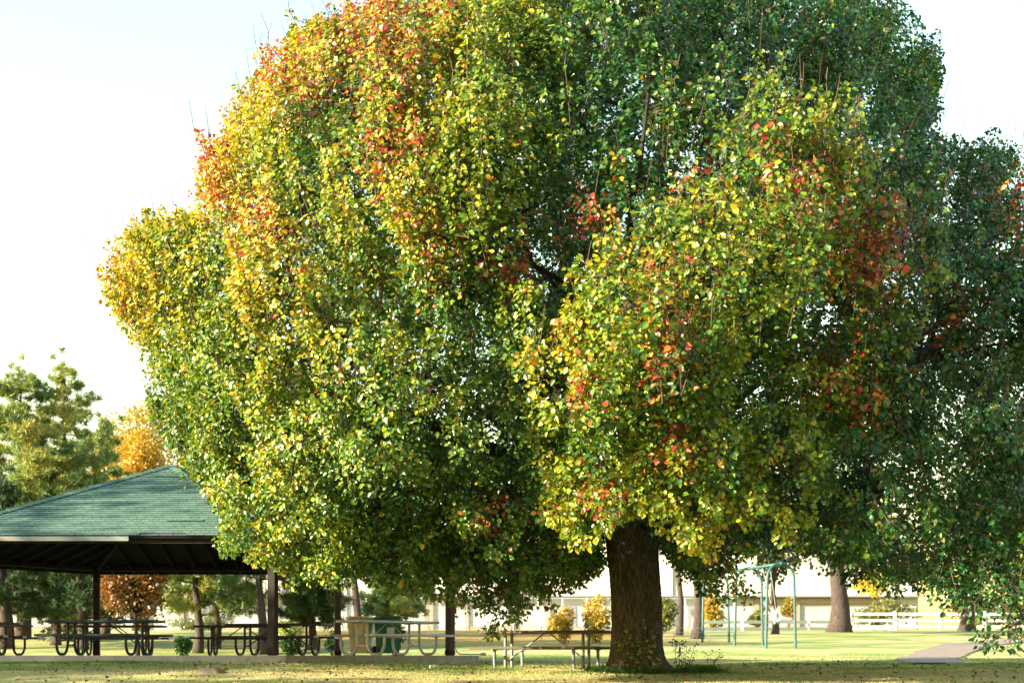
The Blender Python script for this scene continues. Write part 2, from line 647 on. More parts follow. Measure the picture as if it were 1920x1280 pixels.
for k in range(6):
    p, q = hexp(PR, k), hexp(PR, k + 1)
    d = (q - p).normalized()
    m = MB()
    m.beam(p + d * .11 + Vector((0, 0, BZ + .06)), q - d * .11 + Vector((0, 0, BZ + .06)), .14, .12)
    m.build('beam', M_brown, pav)
    m = MB()                             # hip rafter
    a = hexp(RE - .1, k)
    m.beam((a.x, a.y, EZT - .11), (0, 0, AZ - .13), .09, .16)
    m.build('hip_rafter', M_deck, pav)
    # deck, a thin slab under the shingles
    a, b = hexp(RE, k, EZT), hexp(RE, k + 1, EZT)
    c = Vector((0, 0, AZ))
    t = Vector((0, 0, -.022))
    u = Vector((0, 0, -.05))
    m = MB()
    m.add([a + t, b + t, c + t, a + u, b + u, c + u], [(0, 1, 2), (5, 4, 3), (0, 3, 4, 1), (1, 4, 5, 2), (2, 5, 3, 0)])
    deck = m.build('roof_deck', M_deck, pav)
    # common rafters
    mid_in = (hexp(1, k) + hexp(1, k + 1)).normalized()
    for j in range(1, 12):
        e = a.lerp(b, j / 12) * .985
        f = 1 - abs(j / 12 - .5) * 2
        # run straight up the slope until the hip
        ap = (a + b) / 2
        h = Vector((0, 0, 0)).lerp(a if j < 6 else b, 1 - f)
        p0 = Vector((e.x, e.y, roofz(e) - .105))
        p1 = Vector((h.x, h.y, roofz(h) - .115))
        if (p1 - p0).length > .5:
            m = MB()
            m.beam(p0, p1, .045, .10)
            m.build('rafter', M_deck, pav)
    # fascia: on the front face only the left length of pale board is left
    ao, bo = hexp(RE + .012, k), hexp(RE + .012, k + 1)
    m = MB()
    z = EZT - .075
    if k == 4:
        f = .575
        e = ao.lerp(bo, f)
        m.beam((ao.x, ao.y - .012, z + .01), (e.x, e.y - .012, z + .01), .03, .085)
        fb = m.build('fascia_board', M_fascia, pav)
        fb['label'] = 'weathered pale fascia board that ends short of the corner'
        m = MB()
        m.beam((ao.x + .06, ao.y + .13, z - .02), (bo.x - .06, bo.y + .13, z - .02), .04, .10)
        m.build('sub_fascia', M_brown, pav)
    else:
        m.beam((ao.x, ao.y, z), (bo.x, bo.y, z), .03, .10)
        m.build('fascia_board', M_brown, pav)

# shingles: real overlapping tabs. The front face's biggest are single parts
shm = [M_shingle, M_shingle, M_shingle2, M_shingle3]
roof = MB()
singles = []
for k in range(6):
    a, b, c = hexp(RE + .05, k, EZT - .015), hexp(RE + .05, k + 1, EZT - .015), Vector((0, 0, AZ))
    ex = (b - a).normalized()
    mid = (a + b) / 2
    up = (c - mid)
    up = up - ex * up.dot(ex)
    Ls = up.length
    up.normalize()
    nr = ex.cross(up)
    Wd = (b - a).length
    xc = (c - mid).dot(ex)          # foot of the apex on this (slightly skewed) face
    tab, ex_h = .175, .158
    rows = int(Ls / ex_h)
    for r in range(rows + 1):
        y0 = r * ex_h
        y1 = min(y0 + ex_h * 1.5, Ls - .02)
        if y1 <= y0 + .03:
            continue
        L0, L1 = -Wd / 2 + (xc + Wd / 2) * y0 / Ls, -Wd / 2 + (xc + Wd / 2) * y1 / Ls
        R0, R1 = Wd / 2 + (xc - Wd / 2) * y0 / Ls, Wd / 2 + (xc - Wd / 2) * y1 / Ls
        off = (r % 2) * tab / 2 + ((r // 2) % 2) * .035 + (r * 37 % 10) * .004
        x = L0 - tab + ((-off - L0) % tab)
        while x < R0:
            l0, r0 = max(x + .004, L0), min(x + tab - .004, R0)
            l1, r1 = max(x + .004, L1), min(x + tab - .004, R1)
            x += tab
            if r0 - l0 < .02:
                continue
            if r1 - l1 < .005:
                l1 = r1 = max(L1, min(R1, (l0 + r0) / 2))
                l1 -= .003
                r1 += .003
            fx = (l0 + r0) / 2
            if k == 4 and r == 0 and .72 < fx < 1.62:
                continue                      # the torn strip at the eave
            t = .018 + random.uniform(0, .004)
            dz = random.uniform(0, .003)
            lift = .020 + (0.02 if (k == 4 and r == 6 and .95 < fx < 1.75) or (k == 4 and r == 29 and -.1 < fx < .5) else 0)
            P = [mid + ex * l0 + up * y0 + nr * (lift + dz), mid + ex * r0 + up * y0 + nr * (lift + dz),
                 mid + ex * r1 + up * y1 + nr * .004, mid + ex * l1 + up * y1 + nr * .004]
            Pb = [p - nr * t for p in P[:2]] + [p - nr * .003 for p in P[2:]]
            fs = [(0, 1, 2, 3), (7, 6, 5, 4), (0, 4, 5, 1), (1, 5, 6, 2), (2, 6, 7, 3), (3, 7, 4, 0)]
            cpos = Vector((PCX, PCY, 0)) + (P[0] + P[1]) / 2
            sx = 960 + cpos.x / cpos.y * F
            mi = random.choice((0, 0, 1, 2))
            if k == 4 and r < 30 and 0 < sx < 440 and len(singles) < 300:
                singles.append((P + Pb, fs, mi))
            else:
                roof.add(P + Pb, fs, mi)
                roof.m[-4] = 3
field = roof.build('shingle_field', [M_shingle, M_shingle2, M_shingle3, M_shedge], pav)
field['kind'] = 'stuff'
for vs, fs, mi in singles:
    m = MB()
    m.add(vs, fs)
    m.m[2] = 1
    m.build('shingle', [[M_shingle, M_shingle2, M_shingle3][mi], M_shedge], field)
m = MB()                                   # bare felt strip where tabs are missing
a, b = hexp(RE + .035, 4, EZT - .012), hexp(RE + .035, 5, EZT - .012)
ex = (b - a).normalized()
mid = (a + b) / 2
up = (Vector((0, 0, AZ)) - mid).normalized()
nr = ex.cross(up)
for x0, x1 in ((.66, 1.05), (1.06, 1.33), (1.345, 1.64)):
    P = [mid + ex * x0 + nr * .009, mid + ex * x1 + nr * .008, mid + ex * x1 + up * .2 + nr * .006, mid + ex * x0 + up * .2 + nr * .006]
    m.add(P + [p - nr * .008 for p in P], [(0, 1, 2, 3), (7, 6, 5, 4), (0, 4, 5, 1), (1, 5, 6, 2), (2, 6, 7, 3), (3, 7, 4, 0)])
ft = m.build('felt_strip', M_felt, pav)
ft['label'] = 'bare dark felt where eave shingles are torn off'
for k in range(6):                         # hip caps, one folded tab after another
    a, c = hexp(RE + .05, k, EZT), Vector((0, 0, AZ + .015))
    d = (c - a)
    L = d.length
    d.normalize()
    s = d.cross(Vector((0, 0, 1))).normalized()
    n = s.cross(d)
    cap = MB()
    N = int(L / .2)
    for i in range(N + 1):
        p0, p1 = a + d * (i * .2), a + d * min(i * .2 + .29, L)
        h0, h1, dr = .045, .03, .045
        V = [p0 + s * .13 + n * (h0 - dr), p0 + n * h0, p0 - s * .13 + n * (h0 - dr), p1 + s * .13 + n * (h1 - dr), p1 + n * h1, p1 - s * .13 + n * (h1 - dr)]
        V += [v - n * .014 for v in V[:3]]
        fsx = [(0, 1, 4, 3), (1, 2, 5, 4), (6, 7, 1, 0), (7, 8, 2, 1)]
        if k == 4:
            mm = MB()
            mm.add(V, fsx)
            mm.build('hip_shingle', random.choice(shm), pav)
        else:
            cap.add(V, fsx)
    if k != 4:
        cap.build('hip_cap', M_shingle, pav)

# ------------------------------------------------------------------ picnic tables
def make_table(label, mtop, mframe, mend=None, L=2.44, name='picnic_table', loops=True):
    t = empty(name)
    tag(t, label, 'picnic table')
    # the top: five boards with gaps
    top = None
    for i in range(5):
        y = (i - 2) * .152
        m = MB()
        m.box((0, y, .735 + random.uniform(-.0015, .0015)), (L + random.uniform(-.012, .012), .143, .054), bev=.008)
        m.build('top_board', mtop, t)
    for s in (-1, 1):
        for j in (-1, 1):
            m = MB()
            m.box((0, s * .70 + j * .072, .435), (L + random.uniform(-.01, .01), .135, .052), bev=.008)
            sb = m.build('seat_board', mtop, t)
            if mend is not None:
                for e in (-1, 1):
                    m = MB()
                    m.box((e * (L / 2 + .004), s * .70 + j * .072, .435), (.014, .137, .056), bev=.004)
                    m.build('end_cap', mend, sb)
    for e in (-.78, .78):
        for s in (-1, 1):
            m = MB()
            if not loops:
                m.tube(bend([(e, s * .70, .408), (e, s * .71, .20), (e + .015, s * .67, -.06)], 4, .1), [.030] * 2 + [.031] * 4 + [.036] * 2, 10)
                shade_auto(m.build('leg', mframe, t), 50)
                m = MB()
                m.tube([(e, s * .165, .705), (e, s * .165, -.06)], .030, 10)
                shade_auto(m.build('leg', mframe, t), 50)
                m = MB()
                m.box((e, s * .70, .405), (.05, .27, .012))
                m.build('seat_bracket', mframe, t)
                continue
            m.tube(bend([(e, s * .70, .408), (e, s * .71, .20), (e, s * .60, .028), (e, s * .28, .028), (e, s * .165, .20), (e, s * .165, .705)], 5, .13), .030, 10)
            shade_auto(m.build('leg_loop', mframe, t), 50)
            m = MB()
            m.box((e, s * .70, .405), (.05, .27, .012))
            m.build('seat_bracket', mframe, t)
        m = MB()
        m.box((e, 0, .704), (.05, .62, .016))
        m.build('top_bracket', mframe, t)
        m = MB()
        m.box((e, 0, .215), (.035, .38, .03), bev=.004)
        m.build('crossbar', mframe, t)
        m = MB()
        m.tube([(e * .97, 0, .225), (e * .08, 0, .705)], .014, 8)
        m.build('brace', mframe, t)
    return t


def put(t, x, y, z, rz):
    t.location = (x, y, z)
    t.rotation_euler = (0, 0, R(rz))


TG = 'coated picnic tables on the pavilion slab'
t0 = make_table('long dark green picnic table nearest the front of the pavilion, left of the front post', M_tblgreen, M_tblgreen)
put(t0, -8.86, 30.2, SLAB, -8)
t0['group'] = TG
td = make_table('dark picnic table with pale seat ends, standing behind the long green table', M_tbldark, M_tbldark, M_endcap)
put(td, -10.05, 35.2, SLAB, 4)
td['group'] = TG
for lab, x, y, rz in (('dark picnic table at the left edge of the picture, farther of the two there', -13.25, 34.6, -12),
                      ('dark picnic table cut off by the left edge, bright seat end showing', -12.7, 32.0, 3),
                      ('dark picnic table right behind the front pavilion post', -5.6, 33.2, -12),
                      ('dark picnic table at the back of the slab, behind the one by the post', -6.85, 35.4, 3)):
    c = copy_tree(td)
    put(c, x, y, SLAB, rz)
    c['label'] = lab
ts = make_table('bare silver metal picnic table turned aslant at the right end of the slab', M_alum, M_galv)
put(ts, -2.72, 30.6, SLAB, 48)
tw = make_table('weathered wooden picnic table on grey pipe legs beside the big trunk', M_oldwood, M_oldgalv, L=2.5, loops=False)
put(tw, .66, 26.2, ground_z(.66, 26.2) - .055, -22)
ts['group'] = TG

# ------------------------------------------------------------------ wheelie bins
def make_bin(label, mb, x, y, rz, paper):
    t = empty('wheelie_bin', (x, y, SLAB), R(rz))
    tag(t, label, 'bin', 'wheelie bins behind the silver table')
    m = MB()
    w0, w1, d0, d1, h = .20, .27, .20, .30, .86
    ring = lambda w, d, z: [(-w, -d, z), (w, -d, z), (w, d, z), (-w, d, z)]
    rings = [ring(w0, d0, .05), ring(w0 + .02, d0 + .02, .2), ring(w1 - .01, d1 - .02, .80), ring(w1 + .02, d1 + .02, .80), ring(w1 + .02, d1 + .02, h)]
    vs = [p for r_ in rings for p in r_]
    fs = [(3, 2, 1, 0)]
    for i in range(4):
        for k in range(4):
            fs.append((i * 4 + k, i * 4 + (k + 1) % 4, i * 4 + 4 + (k + 1) % 4, i * 4 + 4 + k))
    fs.append((16, 17, 18, 19))
    m.add(vs, fs)
    m.build('body', mb, t)
    m = MB()
    m.box((0, -.01, .885), (.60, .66, .03), bev=.012)
    m.box((0, -.03, .912), (.50, .50, .03), bev=.012)
    lid = m.build('lid', mb, t)
    m = MB()
    m.tube([(-.24, .36, .90), (.24, .36, .90)], .016, 8)
    m.build('handle', mb, lid)
    for s in (-1, 1):
        m = MB()
        m.lathe([(.02, -.025), (.10, -.025), (.115, -.012), (.115, .012), (.10, .025), (.02, .025)], (s * .27, .22, .115), 18, axis='X')
        w = m.build('wheel', M_rubber, t)
        m = MB()
        m.lathe([(.012, -.03), (.055, -.03), (.055, .03), (.012, .03)], (s * .27, .22, .115), 12, axis='X')
        m.build('hub', M_greytrim, w)
    m = MB()
    m.tube([(-.25, .22, .115), (.25, .22, .115)], .012, 6)
    m.build('axle', M_greytrim, t)
    for sx in (-1, 1):                      # moulded ribs
        m = MB()
        m.beam((sx * .12, -.232, .22), (sx * .14, -.287, .72), .018, .014)
        m.build('rib', mb, t)
    if paper:
        m = MB()
        m.beam((0, -.262, .47), (0, -.285, .66), .19, .004)
        m.build('paper_label', M_paper, t)
    return t


make_bin('green wheelie bin with a white paper label, behind the silver table', M_bin, -2.95, 32.9, 20, True)
make_bin('cream wheelie bin seen through the left legs of the silver table', M_bin2, -3.58, 33.05, -12, False)

# conduit on the slab's right corner
sp = empty('electric_conduit', (-1.30, 31.35, SLAB))
tag(sp, 'thin metal conduit with small box running down the right pavilion post', 'conduit')
m = MB()
m.tube(bend([(0, 0, 1.02), (0, 0, .25), (.06, 0, .03), (.62, -.02, .03)], 5, .2), .014, 8)
shade_auto(m.build('pipe', M_galv, sp), 50)
m = MB()
m.box((.005, 0, 1.02), (.085, .06, .16), bev=.008)
m.build('outlet_box', M_greytrim, sp)
for z in (.30, .72):
    m = MB()
    m.box((0, .0, z), (.07, .04, .025))
    m.build('pipe_clamp', M_greytrim, sp)
m = MB()
m.box((.66, -.02, .03), (.12, .07, .06), bev=.008)
m.build('junction_box', M_galv, sp)

# ------------------------------------------------------------------ the big pear tree
TX, TY = 2.24, 24.7
TZ = ground_z(TX, TY)
pear = empty('pear_tree', (TX, TY, TZ))
tag(pear, 'huge round ornamental pear tree turning yellow, orange and red, on a thick dark trunk', 'tree')
TL = Vector((TX, TY, TZ))

# trunk: lofted rings with root flare and bark furrows
m = MB()
NA, NRr = 170, 150
HT = 2.75
for j in range(NRr + 1):
    t = j / NRr
    z = -.12 + t * (HT + .12)
    flare = .20 * math.exp(-max(z, 0) * 5.5)
    r = .418 + flare * .35 + .05 * max(0, t - .6)
    cx = -.02 - .07 * smooth((z - .8) / 1.9)
    for i in range(NA):
        a = 2 * PI * i / NA
        rr = r * (1 + .07 * math.cos(a - PI) * smooth((z - 1.6) / 1.1))
        rr += flare * .55 * max(0, math.cos(2.5 * (a - 5.9))) ** 2
        rr += flare * .9 * max(0, math.cos(a - 5.75)) ** 6 + flare * .5 * max(0, math.cos(a - 4.2)) ** 8 + flare * .4 * max(0, math.cos(a - 3.5)) ** 10
        # broad seam on the right side of the trunk
        rr -= .055 * math.exp(-((a - 5.05) / .16) ** 2) * smooth((z - .5) / .8)
        q = Vector((math.cos(a) * 3.2, math.sin(a) * 3.2, z * .55))
        fur = noise.noise(q * 1.5)
        q2 = Vector((math.cos(a) * 11 + 1.3 * noise.noise(Vector((math.cos(a) * 3, math.sin(a) * 3, z * 4))), math.sin(a) * 11, z * 3.4))
        rid = 1 - abs(noise.noise(q2)) * 2.2
        rr += .030 * fur + .038 * rid
        m.v.append((cx + rr * math.cos(a), rr * math.sin(a), z))
for j in range(NRr):
    for i in range(NA):
        i2 = (i + 1) % NA
        m.f.append((j * NA + i, j * NA + i2, (j + 1) * NA + i2, (j + 1) * NA + i))
m.f.append(tuple(range(NRr * NA, NRr * NA + NA)))
m.m = [0] * len(m.f)
trunk = m.build('trunk', M_bark, pear, sm=True)

# crown outline at the trunk's distance, in photo pixels
OUT = np.array([(345, 885), (305, 850), (262, 760), (255, 690), (272, 640), (205, 600), (190, 525), (240, 450), (350, 390), (375, 310), (440, 220), (460, 160), (530, 70), (620, 35), (680, 0),
                (760, -60), (900, -110), (1080, -150), (1300, -150), (1500, -110), (1620, -50), (1695, 0), (1762, 90), (1772, 200), (1738, 250), (1800, 268), (1890, 276),
                (1960, 380), (2080, 520), (2150, 700), (2150, 900), (2080, 1080), (1980, 1175), (1915, 1165), (1880, 1140), (1850, 1160), (1800, 1135), (1700, 1105), (1600, 1090), (1545, 1035), (1440, 1012), (1385, 1045),
                (1335, 1115), (1262, 1090), (1240, 1000), (1170, 960), (1125, 1010), (1130, 1060), (1060, 1110), (960, 1135), (880, 1140), (750, 1100), (660, 1088), (520, 1080), (430, 1045),
                (412, 1000), (395, 940)], float)


def in_poly(P, poly):
    x, y = P[:, 0], P[:, 1]
    inside = np.zeros(len(P), bool)
    j = len(poly) - 1
    for i in range(len(poly)):
        xi, yi = poly[i]
        xj, yj = poly[j]
        c = ((yi > y) != (yj > y)) & (x < (xj - xi) * (y - yi) / (yj - yi + 1e-12) + xi)
        inside ^= c
        j = i
    return inside


def proj(P):
    return np.stack([960 + P[:, 0] / P[:, 1] * F, 1228 - (P[:, 2] - EZ) / P[:, 1] * F], 1)


CTR = np.array([(1080 - 960) / F * TY, TY, EZ + (1228 - 600) / F * TY])
PW = np.stack([(OUT[:, 0] - 960) / F * TY, EZ + (1228 - OUT[:, 1]) / F * TY], 1)    # outline in metres (X, Z)
ang = np.arctan2(PW[:, 1] - CTR[2], PW[:, 0] - CTR[0])
rad_ = np.hypot(PW[:, 0] - CTR[0], PW[:, 1] - CTR[2])
o_ = np.argsort(ang)
ang_s = np.concatenate([ang[o_] - 2 * PI, ang[o_], ang[o_] + 2 * PI])
rad_s = np.tile(rad_[o_], 3)


def rim(a):
    return np.interp(a, ang_s, rad_s)


DEPTH_F, DEPTH_B = 8.3, 7.5


def shell_pt(n, lo=.9, hi=1.0, front=None):
    """points on the crown's surface (ellipsoid-like body with the outline as its widest section)"""
    d = unit(RNG.normal(size=(n, 3)))
    if front is not None:
        d[:, 1] = np.where(RNG.random(n) < front, -np.abs(d[:, 1]), np.abs(d[:, 1]))
    a = np.arctan2(d[:, 2], d[:, 0])
    rr = rim(a)
    lat = np.hypot(d[:, 0], d[:, 2])
    dep = np.where(d[:, 1] < 0, DEPTH_F, DEPTH_B)
    r = 1 / np.sqrt((lat / rr) ** 2 + (d[:, 1] / dep) ** 2)
    return CTR + d * (r * RNG.uniform(lo, hi, n))[:, None], d


def ok_crown(P, margin=0):
    if margin:
        k = np.ones(len(P), bool)
    else:
        q = proj(P)
        q = q + (q - np.array([1080, 600])) * .025
        k = in_poly(q, OUT)
    # keep clear of the pavilion
    lx, ly = P[:, 0] - PCX, (P[:, 1] - PCY) / Q
    rr = np.hypot(lx, ly)
    zz = P[:, 2] - SLAB
    roofh = 2.25 + np.maximum(0, 1 - rr / 6.2) * 2.1
    k &= ~((rr < 7.5) & (zz < roofh + .35))
    k &= P[:, 2] > EZ + .05
    return k


# lobes: clumps of shoots on the crown's surface, with gaps between
LC, LD = shell_pt(330, .82, .93, front=.62)
LR = RNG.uniform(.75, 1.35, len(LC))
keep = []
for i in range(len(LC)):
    if all(np.linalg.norm(LC[i] - LC[j]) > .62 * (LR[i] + LR[j]) * .82 for j in keep):
        keep.append(i)
LC, LD, LR = LC[keep], LD[keep], LR[keep]
EXTRA = [(1470, 330, 16.2, .95), (1400, 470, 15.9, 1.05), (1540, 400, 16.6, .9), (1620, 480, 17.2, 1.0), (1230, 560, 16.0, .95), (1170, 640, 16.5, .8), (1280, 680, 17.0, .9), (1080, 720, 16.9, .75),
         (1180, 790, 17.2, .8), (1280, 830, 17.3, .8), (1170, 900, 17.6, .75), (1290, 940, 17.8, .7), (1450, 880, 17.6, .7), (1580, 720, 17.8, .9), (1100, 930, 18.5, .6), (940, 100, 18.5, 1.1), (920, 330, 17.6, 1.0),
         (860, 440, 17.8, 1.0), (720, 760, 18.2, 1.0), (600, 850, 19.5, 1.0), (500, 950, 20.5, .9), (620, 1000, 20.5, .9), (760, 1020, 21, .8), (880, 1060, 21.5, .7), (960, 1080, 22, .6), (1050, 1060, 22.5, .55),
         (1330, 1060, 21, .6), (1450, 1020, 20, .7), (1600, 1040, 19.5, .8), (1750, 1080, 18.5, .8), (1880, 1085, 17.8, .7), (1900, 900, 18, 1), (1780, 850, 18, 1), (1650, 900, 18, 1), (1840, 620, 18.5, 1.1),
         (1010, 1090, 22, .5), (1085, 1075, 22.2, .5), (980, 1040, 21, .6), (800, 1100, 21.5, .4), (250, 540, 24.5, .8), (330, 450, 24.5, .75), (405, 375, 24.5, .8), (300, 620, 24.3, .7), (330, 480, 24.5, .9), (330, 700, 24, .9), (420, 820, 23.5, .9), (480, 300, 24, 1), (620, 130, 23.5, 1)]
EC = np.array([tuple(at(x, v, d)) for x, v, d, r in EXTRA])
ER = np.array([r for *_, r in EXTRA])
LCa = np.concatenate([LC, EC])
LRa = np.concatenate([LR, ER])
SH, SHL = [], []
for c, r in zip(LCa, LRa):
    n = int(44 * r * r)
    out = unit((c - CTR) + np.array([0, 0, 1.0]))
    d = unit(RNG.normal(size=(n, 3)) + out * .55)
    p = c + d * (r * RNG.uniform(.45, 1.0, n) ** .6)[:, None] * np.array([1, 1, 1.05])
    SH.append(p)
ip, _ = shell_pt(3300, .48, .86)                 # sparse inner shoots
SH.append(ip)
bp_, _ = shell_pt(2100, .84, .96)                # thin even cover
SH.append(bp_)
SH = np.concatenate(SH)
SH = SH[ok_crown(SH)]
spr = []
for path, d_, k_ in (([(985, 1100), (950, 1150), (915, 1200)], 22.0, 9), ([(1000, 1110), (960, 1165)], 21.6, 5), ([(905, 1110), (905, 1150)], 22, 3), ([(870, 1100), (880, 1140)], 21.5, 3),
                     ([(1360, 1050), (1385, 1100), (1398, 1130)], 20.0, 5), ([(1330, 1080), (1345, 1125)], 20.5, 4), ([(1825, 1140), (1850, 1195), (1862, 1238)], 17.6, 5), ([(1893, 1140), (1905, 1235)], 17.4, 6)):
    for k in range(k_):
        f = (k + .5) / k_ * (len(path) - 1)
        i = int(f)
        a, b = path[i], path[i + 1]
        spr.append(tuple(at(a[0] + (b[0] - a[0]) * (f - i) + RNG.normal() * 5, a[1] + (b[1] - a[1]) * (f - i) + RNG.normal() * 5, d_ + RNG.normal() * .12)))
N_SPR = len(spr)
SH = np.concatenate([SH, np.array(spr)])
# open a few windows to the sky
HOLES = [(1365, 215, 34), (1240, 270, 36), (1290, 300, 30), (745, 590, 30), (930, 830, 40), (960, 905, 34), (850, 640, 18), (560, 395, 14), (910, 480, 16), (1010, 1010, 30)]
q = proj(SH)
kk = np.ones(len(SH), bool)
for hx, hv, hr in HOLES:
    kk &= np.hypot(q[:, 0] - hx, q[:, 1] - hv) > hr * .62
SH = SH[kk]

# lanes cut towards the sun so its light reaches the most forward lobes
ts = np.array(to_sun)
for c, r in zip(EC[:13], ER[:13]):
    v = SH - c
    t = v @ ts
    dd_ = np.linalg.norm(v - t[:, None] * ts, axis=1)
    cut = (t > 1.05 * r) & (t < 9.5) & (dd_ < .80 * r) & (RNG.random(len(SH)) < .62)
    own = np.zeros(len(SH), bool)
    for c2, r2 in zip(EC[:13], ER[:13]):
        own |= np.linalg.norm(SH - c2, axis=1) < r2 * 1.05
    SH = SH[~cut | own | (np.arange(len(SH)) >= len(SH) - N_SPR)]

# limbs: a few leaders from the fork, then growth towards the shoots
nodes, par, limb_id = [], [], []


def grow_line(start, pts, lid, par0):
    p = par0
    prev = np.array(start)
    for e in pts:
        e = np.array(e)
        L = np.linalg.norm(e - prev)
        n = max(1, int(L / .45))
        for i in range(1, n + 1):
            t = i / n
            w = prev * (1 - t) + e * t + RNG.normal(size=3) * .035
            nodes.append(w)
            par.append(p)
            limb_id.append(lid)
            p = len(nodes) - 1
        prev = e
    return p


FORK = np.array([TX - .1, TY, TZ + 2.25])
nodes.append(FORK)
par.append(-1)
limb_id.append(-1)
LIMBS = [[(-.75, -.1, .75), (-2.6, -.5, 2.3), (-5.6, -.6, 3.9)],
         [(-.5, -.35, 1.2), (-1.5, -1.0, 3.4), (-3.6, -1.8, 6.3)],
         [(-.25, .1, 1.5), (-.9, .5, 4.2), (-1.8, .8, 8.2)],
         [(.15, -.3, 1.4), (.3, -1.1, 3.8), (.3, -2.0, 7.2)],
         [(.3, .2, 1.4), (1.0, .7, 4.0), (2.4, 1.3, 8.0)],
         [(.5, -.2, 1.1), (2.0, -.8, 3.2), (4.2, -1.2, 6.2)],
         [(.7, .1, .8), (2.8, .3, 2.2), (5.8, .2, 3.8)],
         [(0, .6, 1.2), (-.4, 2.4, 3.4), (-.8, 5.0, 5.6)],
         [(.1, -.55, .7), (.0, -2.2, 1.6), (-.3, -4.8, 3.0)],
         [(.45, -.5, .6), (2.0, -2.4, 1.4), (3.6, -4.4, 2.2)],
         [(-.6, -.45, .6), (-2.2, -2.0, 1.3), (-3.8, -3.4, 1.7)],
         [(.3, .6, .9), (2.0, 2.6, 2.6), (3.8, 4.0, 4.6)]]
for li, L in enumerate(LIMBS):
    grow_line(FORK, [FORK + np.array(p) for p in L], li, 0)

att = SH[RNG.permutation(len(SH))[:2600]]
alive = np.ones(len(att), bool)
STEP, KILL = .42, .6
for it in range(60):
    kd = kdtree.KDTree(len(nodes))
    for i, p in enumerate(nodes):
        kd.insert(p, i)
    kd.balance()
    pull = {}
    for ai in np.nonzero(alive)[0]:
        co, idx, dist = kd.find(att[ai])
        if dist < KILL:
            alive[ai] = False
            continue
        if idx == 0:
            continue
        v = (att[ai] - nodes[idx]) / dist
        pull[idx] = pull.get(idx, 0) + v
    if not pull:
        break
    for idx, v in pull.items():
        d = v / max(np.linalg.norm(v), 1e-6) + RNG.normal(size=3) * .18 + np.array([0, 0, .10])
        d /= np.linalg.norm(d)
        nodes.append(nodes[idx] + d * STEP)
        par.append(idx)
        limb_id.append(limb_id[idx])
nodes = np.array(nodes)
par = np.array(par)
nn = len(nodes)
load = np.zeros(nn)
kids = [[] for _ in range(nn)]
for i in range(1, nn):
    kids[par[i]].append(i)
for i in range(nn - 1, 0, -1):
    if not kids[i]:
        load[i] = .0065 ** 2.35
    load[par[i]] += load[i]
rads = load ** (1 / 2.35 * 1.22)
rads *= .36 / rads[0]
rads = np.maximum(rads, .006)
rads[0] = .40
lm = [MB() for _ in LIMBS]
done = np.zeros(nn, bool)
for i in range(1, nn):
    if done[i]:
        continue
    p = par[i]
    if not (p == 0 or kids[p][0] != i or done[p] is False):
        continue
    chain = [p, i]
    done[i] = True
    cur = i
    while kids[cur]:
        nx_ = max(kids[cur], key=lambda c: load[c])
        if done[nx_]:
            break
        done[nx_] = True
        chain.append(nx_)
        cur = nx_
    rr = [rads[c] for c in chain]
    rr[0] = min(rads[p], rads[i] * 1.15)
    if p == 0:
        rr[0] = rads[i] * 1.25
    n = 10 if rr[0] > .08 else (6 if rr[0] > .025 else 4)
    lm[limb_id[i]].tube([Vector(nodes[c] - np.array(TL)) for c in chain], rr, n)
for k, b in enumerate(lm):
    if b.v:
        b.build('limb', M_limb, pear, sm=True)

# shoots and leaves
kd = kdtree.KDTree(nn)
for i, p in enumerate(nodes):
    kd.insert(p, i)
kd.balance()
REDS = [(700, 50, 120, .85), (800, 10, 70, .6), (740, 270, 75, .7), (545, 150, 55, .85), (420, 365, 45, .6), (1090, 415, 55, 1.0), (955, 500, 60, .95), (1640, 470, 78, .95), (1560, 700, 45, .9),
        (1640, 745, 38, .85), (1265, 820, 55, .7), (1090, 740, 45, .6), (1255, 640, 55, .65), (1430, 275, 30, .8), (780, 460, 30, .8), (1215, 500, 50, .7), (1130, 930, 45, .55), (940, 965, 35, .75), (1780, 600, 50, .8),
        (1900, 400, 60, .6), (640, 700, 30, .35), (500, 420, 45, .55), (820, 470, 50, .5), (1310, 350, 45, .6), (1520, 360, 70, .5)]
GREEN = np.array((.021, .082, .023))
LIME = np.array((.125, .215, .016))
YELL = np.array((.410, .350, .022))
ORNG = np.array((.400, .140, .030))
RED = np.array((.360, .045, .035))
MARO = np.array((.140, .028, .038))


def ramp_col(t):
    t = np.clip(t, 0, 1.2)[:, None]
    stops = [0, .28, .52, .74, .95, 1.2]
    cols = np.stack([GREEN, LIME, YELL, ORNG, RED, MARO])
    r = np.zeros((len(t), 3))
    for k in range(3):
        r[:, k] = np.interp(t[:, 0], stops, cols[:, k])
    return r


is_spr = np.zeros(len(SH), bool)
is_spr[-N_SPR:] = True
perm = RNG.permutation(len(SH))
SH, is_spr = SH[perm], is_spr[perm]
nS = len(SH)
rel = (SH - CTR)
a_ = np.arctan2(rel[:, 2], rel[:, 0])
rho = np.sqrt((np.hypot(rel[:, 0], rel[:, 2]) / rim(a_)) ** 2 + (rel[:, 1] / np.where(rel[:, 1] < 0, DEPTH_F, DEPTH_B)) ** 2)
outw = unit(rel * np.array([1, 1, .8]))
sdir = unit(outw * .75 + np.array([0, 0, .75]) + RNG.normal(size=(nS, 3)) * .33)
low = SH[:, 2] < EZ + 2.2
slow = is_spr
sdir[low] = unit(outw[low] * .8 + np.array([0, 0, -.35]) + RNG.normal(size=(low.sum(), 3)) * .3)
q = proj(SH)
tint = .00 + .22 * (vnoise(SH, 1.5) - .45) + .30 * (vnoise(SH, .55, 7.3) - .5)
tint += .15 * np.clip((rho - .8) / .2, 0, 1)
leftness = np.clip((1250 - q[:, 0]) / 800, 0, 1)
